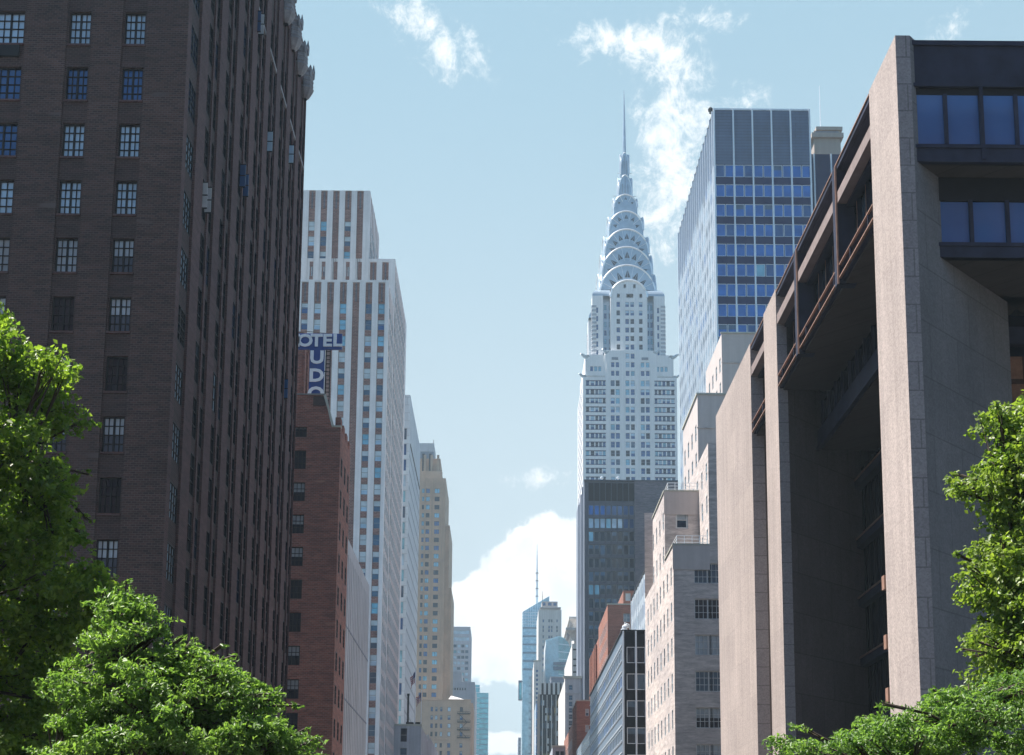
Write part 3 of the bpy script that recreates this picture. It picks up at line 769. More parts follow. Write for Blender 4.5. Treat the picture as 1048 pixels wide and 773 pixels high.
# ------------------------------------------------------------------ low stone block with flags
def low_block():
    root = thing('stone_block', 'low grey stone block with window strips and two flagpoles on its roof', 'building', (-18, 266, 0))
    mb = MB(); W = Windows(root, 'frame_grey'); Y = 253.4; x1 = -15.0; x0 = fx(393, 760, Y); Z = fz(410, 743, Y)
    cols = [(fx(394, 760, Y), fx(401.5, 760, Y)), (fx(409.5, 760, Y), fx(416.5, 760, Y))]
    hol = [(c[0], c[1], Z - .4 - 3.7 * k - 2.6, Z - .4 - 3.7 * k) for c in cols for k in range(9)]
    simple_body(mb, x0 - .3, x1, Y, 281, 0, Z, 'grey_rib', hol, [], 'R', .3)
    simple_body(mb, x0 - .3, x1 - .01, 281.3, 325, 0, fz(445, 761, 300) , 'grey_rib', [], [], 'R')
    mb.build('wall', root); fill(W, 'F', Y, hol, [('g_dark', 1), ('g_slate', 1), (('g_dark', 'g_sky', .5), 2)], (1, 2, .1, .1, 0), .3); W.flush()
    c = MB(); c.box(x0 - .4, x1 + .15, Y - .15, Y + .8, Z + .003, Z + .35, 'coping'); c.build('coping', root)
    for (p0, p1) in ((415.5, 423), (424.5, 430)):
        u = MB(); a, b = fx(p0, 740, Y + 2), fx(p1, 740, Y + 2); z = Z
        u.box(a, b, Y + 2, Y + 3.5, z + .1, z + .95, 'dark_steel'); u.box(a + .1, b - .1, Y + 1.9, Y + 2, z + .3, z + .8, 'black_panel'); u.box(a + .2, a + .3, Y + 2.2, Y + 2.4, z, z + .1, 'dark_steel')
        u.box(b - .3, b - .2, Y + 2.2, Y + 2.4, z, z + .1, 'dark_steel')
        tag(u.build('rooftop_unit'), 'dark rooftop machine box %s on the grey stone block' % ('nearer the chimney stack, on the left,' if p0 < 420 else 'beside the flagpole, on the right,'), 'machine')
    ch = MB(); a = fx(417.6, 725, Y + 4); ch.box(a - .17, a + .17, Y + 4, Y + 4.4, Z, fz(417, 711, Y + 4), 'dark_steel'); ch.box(a - .24, a + .24, Y + 3.93, Y + 4.47, fz(417, 712, Y + 4), fz(417, 710, Y + 4), 'dark_steel')
    tag(ch.build('flue_stack'), 'thin black flue pipe rising from the roof of the grey stone block', 'chimney')
    # flags
    for i, (px, ptop, yy, f0, f1, lab) in enumerate(((424.6, 686, Y + 1.2, 687, 706, 'striped flag hanging on the taller roof pole against the white panelled slab'), (432.2, 707, Y + 1.0, 709, 724, 'striped flag on the shorter roof pole in front of the tan brick tower'))):
        X = fx(px, 730, yy); zt = fz(px, ptop, yy)
        t = thing('flagpole', lab, 'flag', (X, yy, Z), 'flags on the stone block roof')
        if X > x1 - .1: X = x1 - .1; t.location.x = X
        p = MB(); p.tube([(X, yy, Z), (X, yy, zt)], [.09, .05], 'alu', 6); p.lathe(X, yy, [(.0, zt), (.12, zt + .1), (.0, zt + .22)], 'alu', 6); p.build('pole', t)
        zf0, zf1 = fz(px, f0, yy), fz(px, f1, yy)
        fl = MB(); n = 9; k = 10; H = zf0 - zf1
        for r in range(n):
            mat = 'flag_red' if r % 2 == 0 else 'flag_white'
            for q in range(k):
                def P(u, v):     # limp cloth: drops from the pole in folds
                    x = -.08 - u * .9 - .16 * math.sin(u * 9 + v * 3) * u
                    y = yy - .05 + .22 * math.sin(u * 13)
                    z = zf0 - v * H * (.55 + .0 * u) - u * H * .42
                    return (X + x, y, z)
                m2 = 'flag_blue' if (q < 4 and r < 5) else mat
                fl.quad([P(q / k, (r + 1) / n), P((q + 1) / k, (r + 1) / n), P((q + 1) / k, r / n), P(q / k, r / n)], m2)
        fl.build('cloth', t)
low_block()

# ------------------------------------------------------------------ tan brick skyscraper
def tan_tower():
    Y = 640.0
    root = thing('tan_skyscraper', 'slender tan brick skyscraper with stepped top, beside the white panelled slab', 'building', (-36, Y + 15, 0))
    W = Windows(root, 'frame_dark'); mb = MB()
    def X(px, py): return fx(px, py, Y)
    def Zp(py, px=445): return fz(px, py, Y)
    xl = X(424, 600)
    colpx = [(431, 433.4), (435.2, 439), (444, 449)]
    rows = [502.5 + 8.35 * k for k in range(26)]
    hol = []
    for a, b in colpx:
        for r in rows:
            if r > 712: continue
            hol.append((X(a, r) if False else X(a, 560), X(b, 560), Zp(r + 2.3), Zp(r - 2.3)))
    # main shaft and setbacks (px of right edge, px y of top)
    simple_body(mb, xl, X(454.6, 600), Y, Y + 40, 0, Zp(489.5), 'tan_stone', hol, [], 'R', .3)
    simple_body(mb, xl, X(458.5, 640), Y + 3, Y + 40, 0, Zp(536), 'tan_stone', [], [], 'R')
    simple_body(mb, xl, X(460.5, 680), Y + 5, Y + 42, 0, Zp(600), 'tan_stone', [], [], 'R')
    simple_body(mb, xl, X(452.0, 480), Y + 2, Y + 30, Zp(489.5), Zp(481), 'tan_stone', [], [], 'R')
    simple_body(mb, xl, X(450.2, 480), Y + 4, Y + 28, Zp(481), Zp(467), 'tan_stone', [], [], 'R')
    for px in (434.5, 441.5, 448):    # buttress fins of the crown
        mb.box(X(px - 1.2, 475), X(px + 1.2, 475), Y + 2.6, Y + 4, Zp(484), Zp(464), 'tan_light', 'B')
    for px in (434, 441.5, 451.8):     # slim vertical ribs up the shaft
        mb.box(X(px - .5, 560), X(px + .5, 560), Y - .35, Y, 90, Zp(489.5), 'tan_light', 'B')
    mb.build('wall', root)
    t = MB(); simple_body(t, xl, X(443.5, 455), Y + 7, Y + 24, Zp(467), Zp(458), 'slate_side', [], [], 'R'); simple_body(t, xl, X(443.5, 455), Y + 6.8, Y + 24, Zp(458), Zp(449.3), 'grey_rib', [], [], 'R')
    for px in (431.5, 438.5): t.box(X(px, 475), X(px + 2.6, 475), Y + 3.85, Y + 3.98, Zp(481.5), Zp(462), 'black_panel')
    t.build('crown', root)
    fill(W, 'F', Y, hol, [('g_blue', 2), ('g_dark', 1), ('g_teal', 2)], (2, 1, .16, .1, 0), .3); W.flush()
    a = MB(); xx = X(443, 445); a.tube([(xx, Y + 8, Zp(449.3)), (xx, Y + 8, Zp(445))], .18, 'frame_grey', 5); a.build('mast', root)
    # lower tan building in front with pale skylight roof and fire escape
    Y2 = 620.0
    r2 = thing('tan_block', 'lower tan brick building with a pale sloped skylight and black fire escape', 'building', (-24, Y2 + 10, 0))
    W2 = Windows(r2, 'frame_dark'); m2 = MB()
    X2 = lambda px: fx(px, 740, Y2); Z2 = lambda py: fz(460, py, Y2)
    hol = []
    for py in (726, 734.5, 743, 751.5, 763, 771):
        for a in (440.5, 445.2, 450.2, 458, 470.5): 
            hol.append((X2(a), X2(a + (3 if a > 455 else 2.4)), Z2(py + 2.3), Z2(py - 2.3)))
    simple_body(m2, X2(424), X2(481.5), Y2, Y2 + 36, 0, Z2(717), 'tan_light', hol, [], 'R', .3)
    simple_body(m2, X2(481.5), X2(483.8), Y2 + 2, Y2 + 36, 0, Z2(719), 'tan_stone', [], [], 'R')
    m2.box(X2(424), X2(458), Y2 - .3, Y2 - .003, Z2(757), Z2(755.6), 'tan_stone'); m2.box(X2(424), X2(482), Y2 - .35, Y2 + .3, Z2(717) + .003, Z2(715.8), 'tan_stone')
    m2.build('wall', r2); fill(W2, 'F', Y2, hol, MIX_FAR, (2, 1, .14, .12, 0), .3); W2.flush()
    s = MB(); z0, z1 = Z2(716) + .1, Z2(709.5)
    A = [(X2(457.5), Y2 + 3), (X2(478), Y2 + 3), (X2(478), Y2 + 16), (X2(457.5), Y2 + 16)]; ap = (X2(460.5), Y2 + 9, z1)
    for j in range(4): s.quad([(*A[j], z0), (*A[(j + 1) % 4], z0), ap], 'pale_stone')
    s.build('skylight', r2)
    f = MB()
    for py in (731, 739.5, 747.5, 755.5):
        f.box(X2(468), X2(481), Y2 - 1.3, Y2 - .02, Z2(py), Z2(py) + .3, 'iron')
        f.box(X2(468), X2(481), Y2 - 1.3, Y2 - 1.2, Z2(py) + .9, Z2(py) + 1.05, 'iron')
        for k in range(6): f.box(X2(468) + k * 1.2, X2(468) + k * 1.2 + .1, Y2 - 1.3, Y2 - 1.2, Z2(py), Z2(py) + 1.0, 'iron')
    for k, py in enumerate((739.5, 747.5, 755.5)):
        a, b = (X2(470), X2(478)) if k % 2 else (X2(478), X2(470))
        f.tube([(a, Y2 - .7, Z2(py)), (b, Y2 - .7, Z2(py - 8.2))], .11, 'iron', 4)
    f.build('fire_escape', r2)
tan_tower()

def band_building(name, label, loc_y, faces, mat, band, z_first, pitch, hgt, fr='frame_grey', mix=None, side='R'):
    pass

# ------------------------------------------------------------------ far left: grey tower, grey stone block, turquoise tower
def far_left():
    Y = 800.0
    r = thing('grey_tower', 'grey office tower with horizontal window bands, far down the left side of the street', 'building', (-26, Y + 15, 0))
    mb = MB(); W = Windows(r, 'frame_grey', name='window_band'); X = lambda px: fx(px, 660, Y); Z = lambda py: fz(470, py, Y)
    hol = [(X(452), X(480.3), Z(py + h), Z(py)) for py, h in ((645, 4), (652, 4))]
    hol += [(X(460 + 4.0 * k), X(460 + 4.0 * k + 3.5), Z(py + 3.4), Z(py)) for py in (659.5, 665.3, 671, 676.8, 682.5, 688.3, 694) for k in range(5)]
    simple_body(mb, X(450), X(481.2), Y, Y + 40, 0, Z(641.5), 'grey_stone', hol, [], 'R', .4)
    mb.build('wall', r); fill(W, 'F', Y, hol, [('g_slate', 3), ('g_sky', 2), ('g_teal', 1)], (1, 1, .1, .15, 0), .4); W.flush()
    Y = 720.0
    r = thing('grey_stone_building', 'blank grey stone building with stepped roof behind the lower tan building', 'building', (-22, Y + 15, 0))
    mb = MB(); W = Windows(r, 'frame_dark'); X = lambda px: fx(px, 720, Y); Z = lambda py: fz(470, py, Y)
    hol = [(X(457 + 2.6 * k), X(458.4 + 2.6 * k), Z(706.5), Z(704)) for k in range(8)]
    simple_body(mb, X(440), X(485.8), Y, Y + 60, 0, Z(698), 'grey_stone', hol, [], 'R', .4)
    simple_body(mb, X(440), X(472), Y + 2, Y + 60, Z(698), Z(687), 'grey_stone', [], [], 'R', .4)
    mb.build('wall', r); fill(W, 'F', Y, hol, 'g_dark', (1, 1, .1, .1, 0), .4); W.flush()
    Y = 1100.0
    r = thing('turquoise_tower', 'small turquoise glass tower at the left edge of the street gap', 'building', (-16, Y + 15, 0))
    mb = MB(); X = lambda px: fx(px, 740, Y); Z = lambda py: fz(490, py, Y)
    simple_body(mb, X(478), X(490.5), Y, Y + 30, 0, Z(701), 'g_aqua', [], [], 'R'); simple_body(mb, X(490.5), X(499.6), Y + 1, Y + 30, 0, Z(709), 'g_aqua', [], [], 'R')
    mb.build('curtain_wall', r)
    f = MB()
    z = Z(773)
    while z < Z(703): f.box(X(478), X(490.5), Y - .2, Y - .02, z, z + .7, 'white_panel'); z += 4.2
    z = Z(773)
    while z < Z(711): f.box(X(490.5) + .02, X(499.6), Y + .8, Y + .98, z, z + .7, 'blue_panel'); z += 4.2
    f.build('floor_bands', r)
    Y = 1000.
    b = MB(); simple_body(b, fx(530.3, 760, Y), fx(536, 760, Y), Y, Y + 30, 0, fz(532, 755, Y), 'grey_stone', [], [], 'L')
    for k in range(4): b.box(fx(531.2, 760, Y), fx(534, 760, Y), Y - .3, Y - .02, fz(532, 758 + 4 * k, Y), fz(532, 757 + 4 * k, Y), 'slate_side')
    tag(b.build('grey_building'), 'small grey building low at the foot of the aqua glass tower', 'building')
far_left()

# ------------------------------------------------------------------ granite and steel office building, right
def ford():
    root = thing('granite_office', 'pink granite office building with dark steel floors and recessed glass, right of the street', 'building', (35, 70, 0))
    Z = 42.35
    XR = 48.0
    # piers ----------------------------------------------------------
    p = MB(); p.prism([(15.0, 48.6), (15.56, 48.6), (20.9, 53.95), (20.2, 54.65), (17.0, 53.4), (15.0, 52.42)], 0, Z, 'granite', 'granite', {0: 'granite_shade_block', 1: 'granite_shade'}); p.build('granite_pier', root)
    p = MB(); p.prism([(15.0, 71.9), (15.55, 71.9), (20.9, 77.3), (20.9, 78.6), (17.0, 77.2), (15.0, 75.45)], 0, Z + .1, 'granite', 'granite', {0: 'granite_shade_block', 1: 'granite_shade', 2: 'granite_shade'}); p.build('granite_pier', root)
    p = MB(); p.prism([(15.0, 79.75), (15.75, 79.75), (20.9, 84.9), (20.9, 93.2), (15.0, 93.2)], 0, Z + .1, 'granite', 'granite', {0: 'granite_shade_block', 1: 'granite_shade'}); p.build('granite_pier', root)
    # interior mass and back walls -----------------------------------
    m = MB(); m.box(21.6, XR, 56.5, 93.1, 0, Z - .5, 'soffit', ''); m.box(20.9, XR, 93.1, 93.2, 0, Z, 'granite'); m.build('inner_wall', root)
    # roof slab --------------------------------------------------------
    r = MB(); r.box(15.5, XR, 49.2, 93.0, Z - .5, Z - .12, 'corten'); r.build('roof_slab', root)
    # top office floor, street side -------------------------------------
    def street_floor(y0, y1, posts, name):
        s = MB()
        s.box(15.0, 15.22, y0, y1, 42.23, 42.29, 'lit_edge_steel'); s.box(15.05, 15.22, y0, y1, 42.0, 42.228, 'corten'); s.box(15.22, 15.7, y0, y1, 41.95, 42.28, 'corten')
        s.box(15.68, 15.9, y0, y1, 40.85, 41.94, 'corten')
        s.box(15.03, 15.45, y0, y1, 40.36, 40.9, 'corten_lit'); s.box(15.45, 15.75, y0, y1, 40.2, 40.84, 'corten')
        s.build('roof_beam', root)
        w = MB()
        w.quad([(16.0, y0, 37.2), (16.0, y1, 37.2), (16.0, y1, 40.4), (16.0, y0, 40.4)][::-1], 'g_slate')
        g = w.build('glazing', root)
        mu = MB()
        yy = y0 + .7
        while yy < y1 - .2: mu.box(15.8, 15.99, yy, yy + .13, 37.0, 40.4, 'corten'); mu.box(15.78, 15.799, yy, yy + .05, 37.0, 40.4, 'lit_edge_steel'); yy += 1.5
        mu.box(15.85, 16.05, y0, y1, 37.0, 37.9, 'corten')
        mu.build('mullions', g)
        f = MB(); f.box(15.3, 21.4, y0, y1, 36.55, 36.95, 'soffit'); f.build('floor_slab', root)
        ra = MB()
        ra.box(15.0, 15.10, y0, y1, 37.37, 37.42, 'lit_edge_steel'); ra.box(15.10, 15.3, y0, y1, 37.30, 37.46, 'corten')
        ra.box(15.0, 15.12, y0, y1, 36.76, 36.82, 'lit_edge_steel'); ra.box(15.12, 15.3, y0, y1, 36.66, 36.95, 'corten')
        yy = y0 + .8
        while yy < y1: ra.box(15.01, 15.09, yy, yy + .06, 36.84, 37.34, 'corten'); yy += 2.9
        ra.build('floor_edge_beam', root)
        for q in posts:
            po = MB(); po.box(14.94, 15.02, q, q + .07, 36.5, 42.14, 'lit_edge_steel'); po.box(14.93, 15.8, q + .071, q + .5, 36.5, 42.14, 'corten'); po.build('hanging_post', root)
    street_floor(52.5, 71.85, (58.1, 66.4), 'a')
    street_floor(75.5, 79.7, (), 'b')
    # second office floor, set back -------------------------------------
    def second(y0, y1):
        g = MB(); g.quad([(17.85, y0, 34.9), (17.85, y1, 34.9), (17.85, y1, 36.5), (17.85, y0, 36.5)][::-1], 'g_dark'); gl = g.build('glazing', root)
        yy = y0 + .4
        while yy < y1: mu = MB(); mu.box(17.7, 17.84, yy, yy + .12, 34.7, 36.5, 'corten'); yy += 1.5; mu.build('mullion', gl)
        b = MB(); b.box(17.6, 17.85, y0, y1, 33.9, 34.9, 'corten'); b.box(17.5, 17.6, y0, y1, 33.75, 33.95, 'corten'); b.build('floor_edge_beam', root)
        f = MB(); f.box(17.86, 21.5, y0, y1, 33.85, 34.2, 'soffit'); f.build('floor_slab', root)
    second(53.4, 74.0)
    # atrium glazing on the street side -----------------------------------
    g = MB(); g.quad([(20.98, 54.3, 3), (20.98, 78, 3), (20.98, 78, 33.9), (20.98, 54.3, 33.9)][::-1], 'g_dark'); gl = g.build('atrium_glazing', root)
    mu = MB(); yy = 54.6
    while yy < 78: mu.box(20.82, 20.97, yy, yy + .15, 3, 33.9, 'dark_steel'); yy += 1.35
    mu.build('mullions', gl)
    for z in (32.4, 28.9, 25.45, 22.0, 18.5):
        b = MB(); b.box(20.35, 20.8, 54.7, 78, z, z + .55, 'corten'); b.box(20.3, 20.36, 54.7, 78, z + .45, z + .55, 'lit_edge_steel'); b.build('atrium_beam', root)
    for py in (596, 658, 713):
        b = MB(); q = atX(906, py, 15.08); b.box(15.02, 15.3, 52.75, 53.1, q.z - .28, q.z + .28, 'lit_edge_steel'); b.box(15.3, 20.4, 52.8, 53.05, q.z - .2, q.z + .2, 'corten'); b.build('beam_end', root)  # orange tips: sun catching the beam ends, given as colour
    # east side --------------------------------------------------------
    y0 = 48.72
    e = MB(); e.box(15.57, XR, y0, y0 + .3, 42.05, 42.24, 'corten'); e.box(15.57, XR, y0 + .08, y0 + .35, 40.42, 42.05, 'corten'); e.box(15.57, XR, y0 - .02, y0 + .08, 40.3, 40.44, 'corten'); e.box(15.57, XR, y0 + .12, y0 + .3, 40.02, 40.3, 'dark_steel')
    e.build('roof_beam', root)
    for k, (a, b) in enumerate([(15.6 + 1.36 * j - (.0), 15.6 + 1.36 * j + 1.22) for j in range(10)]):
        w = MB(); w.quad([(a, y0 + .14, 37.9), (b, y0 + .14, 37.9), (b, y0 + .14, 40.05), (a, y0 + .14, 40.05)], 'g_ford'); o = w.build('window', root)
        fr = MB(); fr.box(b, b + .14, y0 + .04, y0 + .2, 37.89, 40.02, 'corten'); fr.box(a, b, y0 + .08, y0 + .15, 37.89, 37.96, 'corten'); fr.build('frame', o)
        if k % 2 == 1:
            fr = MB(); fr.box(b + .01, b + .15, y0 - .02, y0 + .035, 37.3, 40.28, 'corten'); fr.build('hanging_post', root)
    s = MB(); s.box(15.57, XR, y0 + .02, y0 + .3, 37.2, 37.86, 'corten'); s.box(15.57, XR, y0 - .03, y0 + .4, 37.75, 37.88, 'corten'); s.build('floor_edge_beam', root)
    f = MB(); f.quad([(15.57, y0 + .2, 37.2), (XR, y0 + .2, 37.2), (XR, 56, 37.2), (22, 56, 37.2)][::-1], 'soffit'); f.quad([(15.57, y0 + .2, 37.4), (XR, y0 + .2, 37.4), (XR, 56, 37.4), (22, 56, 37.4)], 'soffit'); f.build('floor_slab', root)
    y2 = 49.82
    for j in range(9):
        a = 16.75 + 1.42 * j; b = a + 1.27
        w = MB(); w.quad([(a, y2 + .16, 34.45), (b, y2 + .16, 34.45), (b, y2 + .16, 36.2), (a, y2 + .16, 36.2)], 'g_ford'); o = w.build('window', root)
        fr = MB(); fr.box(b, b + .15, y2 + .06, y2 + .26, 34.4, 36.25, 'corten'); fr.box(a, b, y2 + .08, y2 + .21, 34.42, 34.5, 'corten'); fr.build('frame', o)
    s = MB(); s.box(16.7, XR, y2 + .02, y2 + .3, 33.85, 34.42, 'corten'); s.box(16.72, XR, y2 - .03, y2 + .3, 34.3, 34.44, 'corten'); s.box(16.75, XR, y2 + .1, y2 + .3, 36.22, 37.19, 'dark_steel'); s.build('floor_edge_beam', root)
    f = MB(); f.quad([(16.8, y2 + .1, 33.85), (XR, y2 + .1, 33.85), (XR, 56, 33.85), (22.9, 56, 33.85)][::-1], 'soffit'); f.build('floor_slab', root)
    # recessed atrium on the east side
    g = MB(); g.quad([(20.3, 55.2, 3), (XR, 55.2, 3), (XR, 55.2, 33.8), (20.3, 55.2, 33.8)], 'g_dark'); gl = g.build('atrium_glazing', root)
    mu = MB()
    for j in range(14): mu.box(20.9 + 1.9 * j, 21.05 + 1.9 * j, 55.0, 55.19, 3, 33.8, 'dark_steel')
    mu.build('mullions', gl)
    for z in (32.3, 29.0, 25.5, 22.0, 18.5):
        b = MB(); b.box(20.4, XR, 54.6, 54.98, z, z + .75, 'corten'); b.build('atrium_beam', root)
    wd = MB(); wd.box(20.6, XR, 55.02, 55.18, 29.9, 31.9, 'rust_wall'); wd.build('interior_panel', root)
ford()

# ------------------------------------------------------------------ buff brick setback apartments, right
def apartments():
    root = thing('setback_apartments', 'buff brick apartment house with railed roof terraces, next to the granite office building', 'building', (25, 130, 0))
    W = Windows(root, 'frame_white', split=True); mb = MB()
    y0 = 117.7; yA = 123.7; x = 15.0
    zL, zA, zT = 39.1, 45.7, 48.5
    zt = [34.55 - 3.22 * k for k in range(10)]
    zt = [37.5 - 3.2 * k for k in range(11)]
    fh = [(fx(710.5, 600, y0), fx(710.5, 600, y0) + 2.35, z - 1.8, z) for z in zt if z > 5]
    sh = [(118.9 + 2.75 * k, 119.75 + 2.75 * k, z - 1.75, z) for z in zt if z > 5 for k in range(8)]
    mb.wall('F', y0, x, 18.2, 0, zL, 'tan_apt', fh, .2); 
    # front continues right of the terrace step
    mb.wall('F', y0 + .001, 18.2, 34, 0, zT, 'tan_apt', [(h[0], h[1], h[2], h[3]) for h in fh], .2)
    mb.wall('L', x, y0, yA, 0, zL, 'tan_apt', sh, .16)
    sh2 = [h for h in sh] + [(yA + .7 + 2.75 * k, yA + 1.5 + 2.75 * k, z - 1.7, z) for z in (44.0, 40.75) for k in range(4)]
    mb.wall('L', x, yA, 141.5, 0, zL, 'tan_apt', sh2, .16); mb.wall('L', x, yA, 133.7, zL, zA, 'tan_apt', sh2, .16)
    wa = (fx(691.5, 530, yA), fx(704, 530, yA), fz(697, 541, yA), fz(697, 523, yA))
    mb.wall('F', yA, x, 18.2, zL, zA, 'tan_apt', [wa], .2)
    mb.quad([(x, y0, zL), (18.2, y0, zL), (18.2, yA, zL), (x, yA, zL)], 'roof'); mb.quad([(x, yA, zA), (18.2, yA, zA), (18.2, 133.7, zA), (x, 133.7, zA)], 'roof')
    mb.quad([(x, 133.7, zL), (18.2, 133.7, zL), (18.2, 141.5, zL), (x, 141.5, zL)], 'roof'); mb.quad([(18.2, 133.7, zL), (x, 133.7, zL), (x, 133.7, zA), (18.2, 133.7, zA)], 'tan_apt')
    st = [(118.4 + 2.75 * k, 119.2 + 2.75 * k, z - 1.7, z) for z in (47.0, 44.0, 40.9) for k in range(8)]
    mb.wall('L', 18.2, y0, 141.5, zL, zT, 'tan_apt', st, .16)
    mb.quad([(18.2, y0, zT), (34, y0, zT), (34, 141.5, zT), (18.2, 141.5, zT)], 'roof'); mb.quad([(34, y0, 0), (34, 141.5, 0), (34, 141.5, zT), (34, y0, zT)], 'tan_apt'); mb.quad([(34, 141.5, 0), (x, 141.5, 0), (x, 141.5, zT), (34, 141.5, zT)], 'tan_apt')
    mb.build('wall', root)
    mx = [(('g_dark', 'g_blind', .5), 2), ('g_blind', 1), ('g_slate', 1), (('g_slate', 'g_blind', .3), 1), ('g_dark', 1)]
    fill(W, 'F', y0, fh, mx, (6, 3, .04, .07, .12), .2); fill(W, 'F', yA, [wa], [(('g_dark', 'g_blind', .5), 1)], (1, 2, .06, .14, 0), .2)
    ms = [('g_sky', 2), ('g_slate', 1), ('g_blind', 2)]
    fill(W, 'L', x, [h for h in sh if h[0] < 141] + sh2[len(sh):], ms, (1, 2, .06, .06, 0), .16)
    fill(W, 'L', 18.2, [h for h in st if not (h[3] < zA and yA < h[0] < 133)], ms, (1, 2, .06, .06, 0), .16)
    W.flush()
    for (a0, a1, b, z, fz_) in ((x, 18.2, y0, zL, 0), (x, 18.2, yA, zA, 0)):
        t = MB(); t.box(a0 - .06, a1, b - .06, b - .003, z - 2.2, z + .02, 'tan_apt_trim'); t.box(a0 - .1, a1, b - .1, b + .25, z + .021, z + .15, 'coping')
        t.box(x - .1, x + .2, b + .25, yA if b == y0 else 133.7, z + .021, z + .15, 'coping'); t.build('parapet_trim', root)
    for (ya, yb, z) in ((y0, yA, zL), (yA, 130, zA)):
        r = MB()
        for h in (.35, .65, .95):
            r.tube([(x + .35, yb, z + h), (x + .35, ya + .3, z + h), (18.1, ya + .3, z + h)], .028, 'alu', 5)
        for k in range(5): r.tube([(x + .35 + k * .68, ya + .3, z + .05), (x + .35 + k * .68, ya + .3, z + .95)], .028, 'alu', 5)
        r.build('railing', root)
    # taller stepped block behind
    r2 = thing('stepped_apartments', 'pale stepped apartment block rising behind the railed terraces, below the blue glass tower', 'building', (30, 165, 0))
    W2 = Windows(r2, 'frame_grey'); m2 = MB()
    s1 = [(150.6 + 3.1 * k, 151.6 + 3.1 * k, z - 1.9, z) for z in [61.5 - 3.3 * j for j in range(7)] for k in range(4)]
    simple_body(m2, 22.0, 36, 149.5, 162, 0, 64.6, 'tan_apt_trim', [], s1, 'L', .2)
    s2 = [(169.4 + 3.0 * k, 170.4 + 3.0 * k, z - 1.9, z) for z in [77 - 3.3 * j for j in range(6)] for k in range(4)]
    simple_body(m2, 28.0, 44, 168.4, 182, 0, 79.8, 'tan_apt_trim', [], s2, 'L', .2)
    m2.box(21.9, 36, 149.4, 149.499, 60.6, 60.75, 'tan_apt'); m2.box(27.95, 44, 168.3, 168.399, 75.8, 75.95, 'tan_apt')
    m2.build('wall', r2); fill(W2, 'L', 22.0, s1, ms, (1, 2, .08, .08, 0), .2); fill(W2, 'L', 28.0, s2, ms, (1, 2, .08, .08, 0), .2); W2.flush()
    c = MB(); c.box(21.85, 36, 149.35, 149.6, 64.603, 64.8, 'coping'); c.box(21.85, 22.1, 149.6, 162, 64.603, 64.8, 'coping'); c.box(27.85, 44, 168.25, 168.5, 79.803, 80.0, 'coping'); c.build('coping', r2)
apartments()

